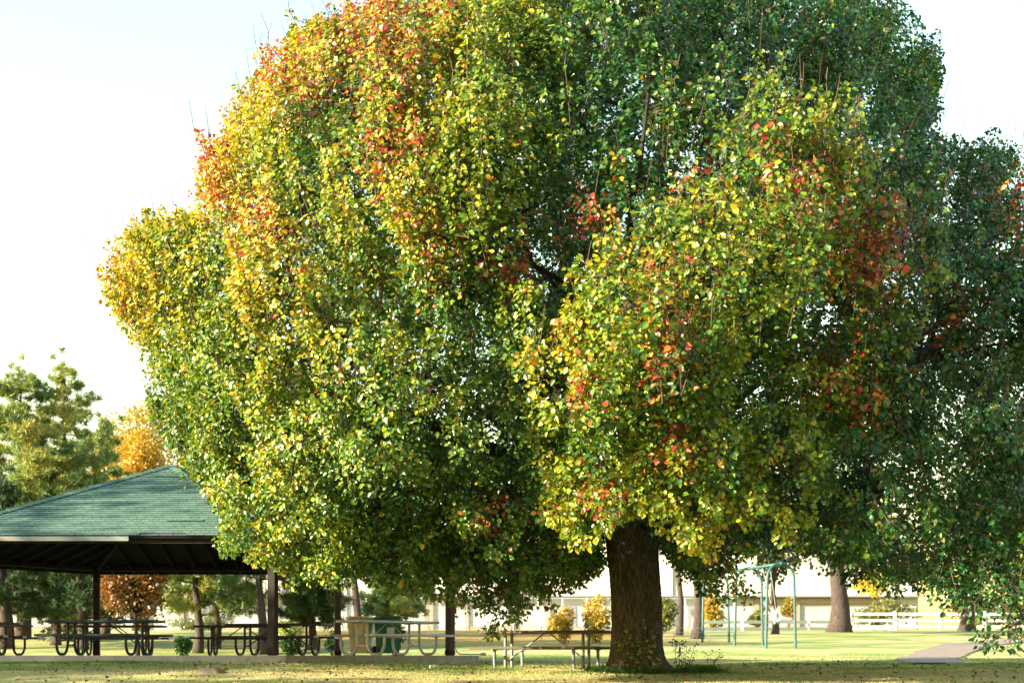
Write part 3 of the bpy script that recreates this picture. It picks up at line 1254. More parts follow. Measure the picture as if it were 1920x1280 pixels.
tint += .15 * leftness * np.clip((1100 - q[:, 1]) / 500, 0, 1)  # sunlit left side put into the leaf colour: yellower leftwards
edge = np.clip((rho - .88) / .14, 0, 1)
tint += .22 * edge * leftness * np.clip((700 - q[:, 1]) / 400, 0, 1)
redp = np.zeros(nS)
tint -= .15 * np.clip((q[:, 0] - 850) / 350, 0, 1) + .10 * np.clip((q[:, 0] - 1500) / 200, 0, 1)  # shaded right side put into the leaf colour: greener rightwards
tint += .33 * np.array([np.exp(-(((ER_ - p_) ** 2).sum(1)).min() / .9) for p_ in SH for ER_ in (EC[:16],)])  # sunlight on the forward lobes put into the leaf colour as yellow
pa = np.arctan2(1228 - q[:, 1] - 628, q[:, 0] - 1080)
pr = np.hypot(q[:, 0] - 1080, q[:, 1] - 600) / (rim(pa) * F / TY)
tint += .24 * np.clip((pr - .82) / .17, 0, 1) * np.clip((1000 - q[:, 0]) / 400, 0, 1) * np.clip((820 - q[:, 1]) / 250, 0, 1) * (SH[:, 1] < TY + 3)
for hx, hv, hr, st in REDS:
    w = np.exp(-((q[:, 0] - hx) ** 2 + (q[:, 1] - hv) ** 2) / (2 * (hr * .62) ** 2)) * (SH[:, 1] < TY + 2)
    redp = np.maximum(redp, w * st * .72)
slen = RNG.uniform(.35, .75, nS)
tips = (rho > .87) & (SH[:, 2] > EZ + 3.2) & (RNG.random(nS) < .55)
sdir[tips] = unit(outw[tips] * .35 + np.array([0, 0, 1.0]) + RNG.normal(size=(tips.sum(), 3)) * .16)
slen[tips] = RNG.uniform(.65, 1.25, tips.sum())
slen[is_spr] = .26
LPOS, LAX, LNR, LSZ, LCL = [], [], [], [], []
nl = np.where(rho > .8, 74, 58)
nl = np.where(is_spr, 26, nl)
nl = np.where(SH[:, 1] > TY + 2.5, (nl * .7).astype(int), nl)
ii = np.repeat(np.arange(nS), nl)
nL = len(ii)
u = RNG.random(nL) ** .8
droop = np.array([0, 0, -1.0])
base = SH[ii] - sdir[ii] * (slen[ii] * .5)[:, None] + sdir[ii] * (slen[ii] * u)[:, None]
radial = unit(RNG.normal(size=(nL, 3)))
radial = unit(radial - sdir[ii] * (radial * sdir[ii]).sum(1, keepdims=True))
pet = RNG.uniform(.02, .17, nL) * np.where(tips[ii], 1.15 - .85 * u, 1.15 - .5 * u)
pos = base + radial * pet[:, None]
ax = unit(radial * .8 + sdir[ii] * .25 + droop * RNG.uniform(.1, .95, nL)[:, None] + RNG.normal(size=(nL, 3)) * .25)
nr_ = unit(outw[ii] * .80 + np.array([0, 0, .45]) + RNG.normal(size=(nL, 3)) * .55)
sz = np.clip(.064 * np.exp(RNG.normal(size=nL) * .24), .034, .098)
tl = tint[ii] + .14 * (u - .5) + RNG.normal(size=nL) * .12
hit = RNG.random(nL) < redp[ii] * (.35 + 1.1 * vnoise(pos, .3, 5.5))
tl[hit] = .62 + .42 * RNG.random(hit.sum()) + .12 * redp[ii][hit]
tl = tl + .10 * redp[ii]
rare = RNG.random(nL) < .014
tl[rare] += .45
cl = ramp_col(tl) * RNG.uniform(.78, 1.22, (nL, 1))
dusty = (q[ii, 0] > 1200) & (RNG.random(nL) < .07)
cl[dusty] = cl[dusty] * .5 + np.array((.15, .055, .05)) * .5
qq = proj(pos)
fr_n = vnoise(pos, .55, 2.2) * .6 + vnoise(pos, .22, 9.1) * .4
lowline = np.interp(qq[:, 0], [300, 420, 520, 660, 780, 860, 1130, 1240, 1330, 1440, 1540, 1700, 1850, 1920], [890, 980, 1020, 1030, 1010, 980, 960, 980, 1020, 960, 970, 990, 1060, 1100])
loose = np.clip((qq[:, 1] - lowline) / 110, 0, 1)
wide = np.interp(qq[:, 0], [600, 780, 900, 1120, 1200, 1500, 1800], [.40, .50, .52, .52, .45, .48, .55])
ok = ok_crown(pos, 1) & (~(fr_n < loose * wide) | is_spr[ii])
inner = ((rho[ii] < .87) | (SH[ii, 1] > TY - .6))[ok]
pos, ax, nr_, sz, cl = pos[ok], ax[ok], nr_[ok], sz[ok], cl[ok]
# the leaves that show largest (nearest the camera) are parts of their own
qq = proj(pos)
vis = (qq[:, 0] > 0) & (qq[:, 0] < 1920) & (qq[:, 1] > 0) & (qq[:, 1] < 1275)
score = np.where(vis, sz / pos[:, 1], 0)
big = np.argsort(-score)[:3000]
big = big[np.argsort(pos[big, 1])][:300]
mask = np.ones(len(pos), bool)
mask[big] = False
inn = inner & mask
mask &= ~inner
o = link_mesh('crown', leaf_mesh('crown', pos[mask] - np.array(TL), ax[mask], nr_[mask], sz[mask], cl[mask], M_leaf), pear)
o['kind'] = 'stuff'
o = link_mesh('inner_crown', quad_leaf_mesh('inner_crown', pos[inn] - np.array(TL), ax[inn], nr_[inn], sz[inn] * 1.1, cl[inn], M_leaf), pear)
o['kind'] = 'stuff'
N_LEAVES = len(pos)
for i in big:
    k = slice(i, i + 1)
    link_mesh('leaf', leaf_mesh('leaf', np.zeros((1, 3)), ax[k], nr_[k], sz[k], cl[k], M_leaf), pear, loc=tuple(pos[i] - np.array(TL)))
# twigs that carry the shoots; the outer ones end in bare upright tips
tw_ = MB()
for i in range(nS):
    if i % 2 and rho[i] < .93:
        continue
    co, idx, dist = kd.find(SH[i])
    p0 = SH[i] - sdir[i] * slen[i] * .5
    up_tip = SH[i, 2] > EZ + 2.5 and rho[i] > .84 and random.random() < .30
    ext = random.uniform(.15, .60) if up_tip else 0
    p1 = SH[i] + sdir[i] * slen[i] * .5
    pts = []
    if dist < .8:
        pts.append(Vector(co))
    pts += [Vector(p0), Vector(p1)]
    rr = [.008, .006, .004][-len(pts):]
    if ext:
        d = unit(sdir[i] * .5 + np.array([0, 0, .9]))
        side_ = RNG.normal(size=3) * .05
        pts.append(Vector(p1 + d * ext * .5 + side_ * ext * 2))
        pts.append(Vector(p1 + d * ext))
        rr = rr[:-1] + [.0055, .0048, .0035]
    tw_.tube([p - TL for p in pts], rr, 3, caps=False)
o = tw_.build('twigs', M_twig, pear)
o['kind'] = 'stuff'

# vines and weeds at the trunk's foot
def leafy(name, label, cat, base_pt, stems, nleaf, lsz, cols, parent=None, mstem=M_twig, spread=.10):
    t = empty(name, base_pt)
    tag(t, label, cat)
    P, A, N, Z, C = [], [], [], [], []
    for s in stems:
        pts = [Vector(p) for p in s]
        mm = MB()
        mm.tube(pts, [.006 - .003 * i / max(1, len(pts) - 1) for i in range(len(pts))], 5)
        mm.build('stem', mstem, t)
        for _ in range(nleaf):
            f = random.uniform(.15, 1) * (len(pts) - 1)
            i = min(int(f), len(pts) - 2)
            p = pts[i].lerp(pts[i + 1], f - i)
            r_ = Vector((random.gauss(0, 1), random.gauss(0, 1), random.gauss(0, .6))).normalized()
            P.append(p + r_ * random.uniform(.01, spread))
            A.append(r_ + Vector((0, 0, -.3)))
            N.append(Vector((random.gauss(0, .5), -.6 + random.gauss(0, .4), .8)))
            Z.append(random.uniform(.7, 1.2) * lsz)
            C.append(np.array(random.choice(cols)) * random.uniform(.8, 1.2))
    for i in range(len(P)):
        link_mesh('leaf', leaf_mesh('leaf', np.zeros((1, 3)), np.array([A[i]]), np.array([N[i]]), np.array([Z[i]]), np.array([C[i]]), M_leaf), t, loc=P[i])
    return t


stems = []
for s in range(6):
    x0 = -.30 + s * .115 + random.uniform(-.03, .03)
    h = random.uniform(.55, .95)
    stems.append([(x0 + .03 * math.sin(j * 1.9 + s), -.54 - .12 * math.exp(-(h * j / 6) * 5) - .02 * random.random() + .45 * x0 * x0, -.05 + h * j / 6) for j in range(7)])
leafy('creeper', 'lime green creeper climbing the foot of the thick tree trunk', 'vine', (TX - .02, TY - .02, TZ), stems, 20, .062, [(.22, .33, .03), (.30, .38, .04), (.12, .24, .03)], spread=.07)
stems = []
for s in range(5):
    h = random.uniform(.45, .85) if s else .72
    dx = random.uniform(-.25, .25)
    stems.append([(.05 * s - .1 + dx * (j / 6) ** 1.5, random.uniform(-.03, .03), h * j / 6) for j in range(7)])
leafy('sapling_weed', 'thin dark green weedy sapling right of the thick tree trunk', 'weed', (TX + .78, TY - .1, ground_z(TX + .78, TY - .1)), stems, 22, .05, [(.04, .10, .02), (.06, .13, .02), (.12, .16, .03)], spread=.07)
stems = [[(.03 * s + random.uniform(-.2, .2) * (j / 4), .05 * s, .42 * j / 4 * random.uniform(.8, 1)) for j in range(5)] for s in range(4)]
leafy('seedling_weed', 'short straggly weed farther right of the trunk, beyond the sapling', 'weed', (TX + 1.25, TY - .15, ground_z(TX + 1.25, TY - .15)), stems, 9, .045, [(.03, .08, .02), (.05, .11, .02)], spread=.06)

# ------------------------------------------------------------------ other trees and shrubs
def branchy(mb, base, top, r0, r1, n=10, wob=.06, sides=9):
    pts, rr = [], []
    base, top = Vector(base), Vector(top)
    L = (top - base).length
    for i in range(n + 1):
        t = i / n
        p = base.lerp(top, t)
        w = wob * L * .1
        p += Vector((noise.noise(Vector((t * 3, base.x, 0))), noise.noise(Vector((t * 3, base.x, 5))), 0)) * w * (t > 0)
        pts.append(p)
        rr.append((r0 + (r1 - r0) * t) * (1 + .5 * math.exp(-t * 14)))
    mb.tube(pts, rr, sides)
    return pts


def pine(label, px, d, top_v, width_m, trunk_r, low=.0, dens=1.0, cols=((.045, .10, .03), (.09, .14, .03), (.16, .17, .04)), seed=0, cat='pine tree', group='pines behind the pavilion', lean=0.0, rounded=False):
    rs = np.random.default_rng(seed + 50)
    x = (px - 960) / F * d
    gz = ground_z(x, d)
    H = (EZ + (1228 - top_v) / F * d) - gz
    t = empty('pine_tree', (x, d, gz))
    tag(t, label, cat, group)
    mb = MB()
    branchy(mb, (0, 0, -.2), (lean, 0, H * .97), trunk_r, .03, 14, .25)
    mb.build('trunk', M_pinebark, t, sm=True)
    lb = MB()
    tufts = []
    n = int(26 * dens * max(1, H / 9))
    for i in range(n):
        f = low + (1 - low) * ((i + .5) / n)
        z = H * f
        g_ = (f - low) / (1 - low)
        reach = width_m * (max(.12, 1 - g_ ** 3.2) ** .6 if rounded else 1 - g_ ** 1.7 * .82) * rs.uniform(.55, 1.08)
        a = i * 2.4 + rs.uniform(-.5, .5)
        rise_ = rs.uniform(-.05, .35) * reach
        p0 = Vector((lean * f, 0, z))
        p1 = Vector((lean * f + math.cos(a) * reach * .55, math.sin(a) * reach * .55, z + rise_ * .35))
        p2 = Vector((lean * f + math.cos(a) * reach, math.sin(a) * reach, z + rise_))
        lb.tube([p0, p1, p2], [max(.02, trunk_r * .28 * (1 - f * .6)), .025, .01], 5, caps=False)
        m_ = max(6, int(reach * 13 * dens))
        for k in range(m_):
            s = rs.uniform(.3, 1.05)
            b = p0.lerp(p1, s * 2) if s < .5 else p1.lerp(p2, (s - .5) * 2)
            off = rs.normal(size=3) * np.array([.28, .28, .16]) * (.5 + .5 * s) * min(1.2, .4 + reach * .3)
            tufts.append((np.array(b) + off, np.array([math.cos(a) * .5, math.sin(a) * .5, .75])))
    for k in range(int(14 * dens)):
        tufts.append((np.array([lean, 0, H]) + rs.normal(size=3) * np.array([.3, .3, .35]), np.array([0, 0, 1.0])))
    if len(lb.v):
        lb.build('limb', M_pinebark, t, sm=True)
    T = np.array([a_[0] for a_ in tufts])
    D = np.array([a_[1] for a_ in tufts])
    K = 42
    idx = np.repeat(np.arange(len(T)), K)
    dirs = unit(unit(rs.normal(size=(len(idx), 3))) * .9 + D[idx] * .55)
    L = rs.uniform(.18, .34, len(idx))
    org = T[idx] + rs.normal(size=(len(idx), 3)) * .05
    tone = vnoise(T + np.array([x, d, 0]), 1.1)[idx] * .9 + rs.normal(size=len(idx)) * .12
    c3 = np.array(cols)
    tone = np.clip(tone, 0, 1) * (len(c3) - 1)
    i0 = np.minimum(tone.astype(int), len(c3) - 2)
    fr = (tone - i0)[:, None]
    cc = c3[i0] * (1 - fr) + c3[i0 + 1] * fr
    o_ = link_mesh('crown', blade_mesh('crown', org, org + dirs * L[:, None], .018 * d / 50, cc, M_needle), t)
    o_['kind'] = 'stuff'
    return t


def broad(name, label, cat, px, d, v0, v1, wpx, cols, seed=0, trunk_r=0.0, nleaf=2500, lsz=.13, group=None, lobes=9, base_v=None, dense=.9, mbark=M_limb, flat=1.0):
    """leafy tree or shrub: crown between photo heights v0 (top) and v1 (bottom)"""
    rs = np.random.default_rng(seed + 900)
    x = (px - 960) / F * d
    gz = ground_z(x, d)
    t = empty(name, (x, d, gz))
    tag(t, label, cat, group)
    z1 = EZ + (1228 - v0) / F * d - gz
    z0 = max(.02, EZ + (1228 - v1) / F * d - gz)
    w = wpx / F * d / 2
    c = np.array([0, 0, (z0 + z1) / 2])
    h = (z1 - z0) / 2
    mb = MB()
    lim = MB()
    if trunk_r > 0:
        branchy(mb, (0, 0, -.2), (0, 0, z0 + h * 1.2), trunk_r, trunk_r * .3, 10, .3)
    LCc = []
    for i in range(lobes):
        dd = unit(rs.normal(size=3))
        LCc.append(c + dd * np.array([w, w * flat, h]) * rs.uniform(.35, .68))
        s0 = Vector((0, 0, z0 + (.25 * h if trunk_r else 0))) if trunk_r else Vector((rs.normal() * .08, rs.normal() * .08, -.05))
        lim.tube([s0, s0.lerp(Vector(LCc[-1]), .5) + Vector((0, 0, .1 * h)), Vector(LCc[-1])], [max(.012, trunk_r * .4), max(.01, trunk_r * .2), .006], 5, caps=False)
    if trunk_r > 0:
        mb.build('trunk', mbark, t, sm=True)
        lim.build('limb', mbark, t, sm=True)
    else:
        lim.build('stem', M_twig, t, sm=True)
    LCc = np.array(LCc)
    li = rs.integers(0, lobes, nleaf)
    dd = unit(rs.normal(size=(nleaf, 3)) + np.array([0, 0, .25]))
    sc = np.array([w, w * flat, h]) * .48
    P = LCc[li] + dd * sc * (rs.random((nleaf, 1)) ** .4)
    P[:, 2] = np.maximum(P[:, 2], .03)
    tone = vnoise(P + np.array([x, d, 0]), .5 + w * .25) * .8 + rs.normal(size=nleaf) * .16 + .1
    c3 = np.array(cols)
    tone = np.clip(tone, 0, 1) * (len(c3) - 1)
    i0 = np.minimum(tone.astype(int), len(c3) - 2)
    fr = (tone - i0)[:, None]
    cc = (c3[i0] * (1 - fr) + c3[i0 + 1] * fr) * rs.uniform(.8, 1.2, (nleaf, 1))
    A = unit(dd + rs.normal(size=(nleaf, 3)) * .6 + np.array([0, 0, -.3]))
    N = unit(dd * .5 + rs.normal(size=(nleaf, 3)) * .6 + np.array([0, 0, .5]))
    o_ = link_mesh('crown', leaf_mesh('crown', P, A, N, rs.uniform(.7, 1.2, nleaf) * lsz, cc, M_leaf), t)
    o_['kind'] = 'stuff'
    return t


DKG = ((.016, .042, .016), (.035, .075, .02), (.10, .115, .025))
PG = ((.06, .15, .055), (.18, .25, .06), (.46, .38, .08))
pine('big bushy pine at the left edge rising above the pavilion roof', 40, 54, 716, 3.3, .27, .08, 1.9, PG, 1, rounded=True)
pine('tallest pine with open airy top, just right of the big bushy pine', 122, 60, 698, 2.1, .22, .10, 1.25, PG, 2, rounded=True)
pine('slim pine with gaps, showing over the roof right of the tallest pine', 196, 63, 792, 1.7, .18, .10, 1.2, PG, 3, rounded=True)
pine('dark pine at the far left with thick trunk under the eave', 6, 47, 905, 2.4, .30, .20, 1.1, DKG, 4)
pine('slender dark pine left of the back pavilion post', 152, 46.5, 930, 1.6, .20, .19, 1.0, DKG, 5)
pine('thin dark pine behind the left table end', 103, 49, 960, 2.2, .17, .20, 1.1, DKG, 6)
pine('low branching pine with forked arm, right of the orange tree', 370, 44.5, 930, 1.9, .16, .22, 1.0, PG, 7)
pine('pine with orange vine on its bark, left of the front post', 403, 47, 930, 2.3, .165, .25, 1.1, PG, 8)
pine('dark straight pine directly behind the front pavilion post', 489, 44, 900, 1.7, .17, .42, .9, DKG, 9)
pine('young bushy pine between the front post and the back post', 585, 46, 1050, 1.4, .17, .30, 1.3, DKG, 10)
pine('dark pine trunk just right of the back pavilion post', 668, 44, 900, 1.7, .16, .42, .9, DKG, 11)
pine('small spreading pine above the green bin', 735, 58, 1090, 1.5, .12, .34, 1.1, PG, 12)
pine('reddish scaly pine trunk, right of the thick trunk, nearer the swings', 1306, 55, 820, 2.0, .22, .45, .9, DKG, 13, group='trees by the swings')
pine('straight grey pine trunk just right of the thick trunk', 1272, 60, 820, 2.0, .15, .45, .9, DKG, 14, group='trees by the swings')
YEL = ((.16, .17, .03), (.38, .29, .035), (.50, .28, .04))
ORA = ((.07, .05, .015), (.20, .09, .018), (.36, .17, .03))
broad('autumn_tree', 'orange autumn tree seen under the roof beside the back post', 'tree', 256, 42.3, 1020, 1172, 130, ORA, 1, .08, 4200, .11, lobes=14)
broad('autumn_tree', 'golden yellow tree peeking over the roof ridge', 'tree', 256, 70, 748, 1010, 190, YEL, 2, .2, 9000, .17, lobes=22)
broad('autumn_tree', 'orange tree low behind the roof ridge, left of the golden one', 'tree', 268, 66, 810, 1010, 110, ((.26, .2, .03), (.42, .27, .03), (.5, .34, .05)), 3, .15, 4200, .15)
broad('yellow_shrub', 'yellow green upright shrub behind the wooden table, left of the pair', 'shrub', 1055, 50, 1128, 1204, 55, YEL, 4, 0, 1500, .10, 'pair of yellow shrubs')
broad('yellow_shrub', 'yellow green upright shrub hard against the left side of the thick trunk', 'shrub', 1120, 50, 1112, 1204, 62, YEL, 5, 0, 1900, .10, 'pair of yellow shrubs')
broad('yellow_shrub', 'dark and gold shrub right of the thick trunk', 'shrub', 1240, 58, 1120, 1190, 70, ((.04, .09, .02), (.13, .15, .03), (.36, .28, .04)), 6, 0, 1700, .12)
broad('yellow_shrub', 'bright yellow shrub right of the scaly pine trunk', 'shrub', 1340, 74, 1110, 1180, 62, YEL, 7, 0, 1700, .15)
broad('shrub', 'clipped pale green hedge behind the low branching pine', 'hedge', 372, 74, 1150, 1186, 140, ((.07, .10, .04), (.13, .16, .07), (.18, .20, .09)), 8, 0, 2600, .12, lobes=16)
broad('shrub', 'small round green bush at the slab edge by the long green table', 'shrub', 342, 41, 1182, 1230, 40, ((.03, .09, .02), (.06, .16, .03), (.09, .2, .04)), 9, 0, 1300, .07)
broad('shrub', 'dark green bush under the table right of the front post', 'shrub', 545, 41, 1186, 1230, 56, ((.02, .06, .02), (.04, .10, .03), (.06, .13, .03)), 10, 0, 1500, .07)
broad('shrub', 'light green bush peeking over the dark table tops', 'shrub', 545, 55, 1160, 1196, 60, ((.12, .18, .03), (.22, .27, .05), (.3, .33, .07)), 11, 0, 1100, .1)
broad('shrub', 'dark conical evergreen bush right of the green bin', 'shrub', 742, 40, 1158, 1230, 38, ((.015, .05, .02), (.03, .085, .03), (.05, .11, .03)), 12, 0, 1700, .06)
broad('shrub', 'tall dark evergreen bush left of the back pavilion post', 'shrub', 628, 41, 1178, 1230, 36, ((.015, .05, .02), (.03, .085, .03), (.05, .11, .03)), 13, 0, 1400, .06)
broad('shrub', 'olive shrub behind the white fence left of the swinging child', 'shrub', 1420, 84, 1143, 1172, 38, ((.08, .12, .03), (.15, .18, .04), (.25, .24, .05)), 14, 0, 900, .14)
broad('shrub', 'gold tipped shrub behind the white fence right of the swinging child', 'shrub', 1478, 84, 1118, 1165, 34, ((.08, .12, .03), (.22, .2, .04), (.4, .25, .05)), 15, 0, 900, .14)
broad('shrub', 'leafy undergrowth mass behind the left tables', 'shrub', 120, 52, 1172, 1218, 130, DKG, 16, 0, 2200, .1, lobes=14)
OAK = ((.014, .038, .013), (.032, .068, .016), (.085, .10, .022))
broad('oak_tree', 'old broad tree with thick grey trunk at the white fence', 'tree', 1572, 66, 800, 1108, 330, OAK, 21, .50, 6000, .22, 'trees by the swings', 18, mbark=M_pinebark)
broad('oak_tree', 'tree with sunlit orange trunk behind the right white fence', 'tree', 1812, 68, 820, 1100, 260, OAK, 22, .36, 5000, .22, 'trees by the swings', 16, mbark=M_pinebark)
broad('oak_tree', 'slim leaning tree behind the swinging child', 'tree', 1452, 62, 960, 1108, 120, OAK, 23, .17, 2600, .18, 'trees by the swings', 12, mbark=M_pinebark)
broad('yellow_tree', 'bright yellow tree beyond the right white fence', 'tree', 1640, 92, 1060, 1130, 90, ((.3, .27, .03), (.5, .4, .04), (.55, .42, .05)), 24, .12, 2200, .2)
broad('oak_tree', 'dark leafy tree at the right edge beyond the fence', 'tree', 1905, 90, 930, 1150, 220, OAK, 25, .25, 4500, .26, 'trees by the swings', 14)
broad('shrub', 'olive shrub row behind the right white fence', 'shrub', 1660, 88, 1120, 1178, 130, ((.07, .1, .03), (.14, .15, .05), (.22, .2, .06)), 26, 0, 2400, .16, lobes=14)
broad('shrub', 'dense dark shrubs behind the fence at the right edge', 'shrub', 1850, 88, 1110, 1178, 170, OAK, 27, 0, 3000, .16, lobes=16)

for i_, (x_, y_, w_, h_) in enumerate(((-34.5, 27.5, 9.5, 13.0), (-31.4, 21.6, 9.0, 13.2), (-28.4, 16.4, 8.6, 10.0), (-25.2, 10.2, 8.6, 9.4), (-21.8, 4.0, 8.5, 9.0))):
    p_ = 960 + x_ / y_ * F
    b_ = 1228 - (ground_z(x_, y_) - EZ) / y_ * F
    broad('shade_tree', ('broad park tree outside the left of the picture, farthest of five', 'broad park tree outside the left of the picture, second farthest', 'broad park tree outside the left of the picture, middle of five',
                         'broad park tree outside the left of the picture, second nearest', 'broad park tree outside the left of the picture, nearest of five')[i_], 'tree', p_, y_, b_ - h_ / y_ * F, b_ - 1.0 / y_ * F, w_ / y_ * F, OAK, 60 + i_, .3, 5200, .30, 'row of trees along the left', 16)

# ------------------------------------------------------------------ white rail fence
def fence(name, label, pts, rails, hpost, sink=.0, wpost=.13):
    f = empty(name, (pts[0][0], pts[0][1], ground_z(*pts[0])))
    tag(f, label, 'fence', 'white rail fences')
    o0 = f.location
    P = [Vector((x, y, ground_z(x, y) - sink)) - o0 for x, y in pts]
    for p in P:
        m_ = MB()
        m_.box((p.x, p.y, p.z + hpost / 2 - .1), (wpost, wpost, hpost + .2), bev=.008)
        po = m_.build('post', M_white, f)
        m_ = MB()
        z = p.z + hpost
        m_.add([(p.x - .08, p.y - .08, z), (p.x + .08, p.y - .08, z), (p.x + .08, p.y + .08, z), (p.x - .08, p.y + .08, z), (p.x, p.y, z + .06)],
               [(3, 2, 1, 0), (0, 1, 4), (1, 2, 4), (2, 3, 4), (3, 0, 4)])
        m_.build('post_cap', M_white, po)
    for a, b in zip(P[:-1], P[1:]):
        d = (b - a).normalized()
        for h in rails:
            m_ = MB()
            m_.beam(a + d * (wpost / 2 + .002) + Vector((0, 0, h)), b - d * (wpost / 2 + .002) + Vector((0, 0, h)), .045, .15, bev=.006)
            m_.build('rail', M_white, f)
    return f


fr = [((px - 960) / F * d, d) for px, d in ((1594, 76), (1678, 76.2), (1762, 76.4), (1846, 76.6), (1930, 76.8), (2014, 77))]
fence('rail_fence', 'three rail white fence right of the old grey trunk', fr, (.20, .55, .90), 1.03)
fl = [((px - 960) / F * d, d) for px, d in ((1300, 70), (1392, 71), (1516, 73), (1588, 74.2))]
fence('rail_fence', 'low white fence behind the swing frame', fl, (.10, .44), .58, 0)
fb_ = [((px - 960) / F * d, d) for px, d in ((1600, 84), (1668, 84)) ]
fence('rail_fence', 'short piece of farther white rail behind the right fence', fb_, (.12,), .26, 0)

# ------------------------------------------------------------------ swing frame
sw = empty('swing_set', at(1464, 1211, 45))
tag(sw, 'teal arched metal swing frame standing on the lawn', 'swing frame')
o0 = sw.location
ARCH = [((1464, 45.0), 1.0), ((1404, 47.6), .95), ((1342, 50.4), .92)]
bd = Vector(((1342 - 960) / F * 50.4 - (1464 - 960) / F * 45, 50.4 - 45, 0)).normalized()
wd = Vector((bd.y, -bd.x, 0))
apx = []
TOPZ = at(1464, 1055, 45).z
for (px, d), _ in ARCH:
    c = Vector(((px - 960) / F * d, d, 0))
    gz = ground_z(c.x, c.y)
    pts = []
    hw = .47
    for s in (-1, 1):
        leg = [c + wd * s * (hw + .05) + Vector((0, 0, gz - .1)), c + wd * s * hw + Vector((0, 0, TOPZ - .5))]
        pts.append(leg)
    path = [pts[0][0], pts[0][1]]
    for k in range(1, 12):
        a = PI * k / 12
        path.append(c + wd * (-hw * math.cos(a)) + Vector((0, 0, TOPZ - .5 + .5 * math.sin(a))))
    path += [pts[1][1], pts[1][0]]
    m = MB()
    m.tube([p - o0 for p in path], .045, 12)
    shade_auto(m.build('arch', M_teal, sw), 50)
    apx.append(c + Vector((0, 0, TOPZ - .02)))
m = MB()
m.tube([apx[0] - o0 - bd * .1, apx[1] - o0, apx[2] - o0 + bd * .1], .05, 12)
m.build('top_beam', M_teal, sw, sm=True)
for a in apx:
    m = MB()
    m.tube([a - o0 - bd * .08, a - o0 + bd * .08], .07, 12)
    m.build('collar', M_teal, sw)

# child on the swing and one standing --------------------------------------
M_skin = mat('skin', (.50, .30, .21), .6)
M_cream = mat('cream_jacket', (.72, .66, .58), .8, var=(.66, .60, .53), scale=12, bump=.2)
M_pale = mat('pale_trousers', (.50, .53, .60), .8, var=(.44, .47, .55), scale=12)
M_purple = mat('purple_shoe', (.22, .07, .28), .6)
M_turq = mat('turquoise_knit', (.03, .36, .50), .85, var=(.02, .28, .42), scale=20)
M_navy = mat('dark_coat', (.018, .016, .024), .8, var=(.035, .03, .04), scale=10)
M_darkpants = mat('mauve_trousers', (.10, .065, .075), .8)
M_hair = mat('brown_hair', (.05, .028, .016), .7)


def skinned(name, verts, edges, rad, m_, parent, sub=2):
    me = bpy.data.meshes.new(name)
    me.from_pydata([tuple(v) for v in verts], edges, [])
    o_ = bpy.data.objects.new(name, me)
    COL.objects.link(o_)
    sk = o_.modifiers.new('skin', 'SKIN')
    sk.use_smooth_shade = True
    for i, r_ in enumerate(rad):
        v = me.skin_vertices[0].data[i]
        v.radius = (r_, r_) if not hasattr(r_, '__len__') else r_
        v.use_root = (i == 0)
    s = o_.modifiers.new('sub', 'SUBSURF')
    s.levels = s.render_levels = sub
    dg = bpy.context.evaluated_depsgraph_get()
    dg.update()
    new = bpy.data.meshes.new_from_object(o_.evaluated_get(dg))
    o_.modifiers.clear()
    o_.data = new
    new.materials.clear()
    new.materials.append(m_)
    new.polygons.foreach_set('use_smooth', [True] * len(new.polygons))
    o_.parent = parent
    return o_


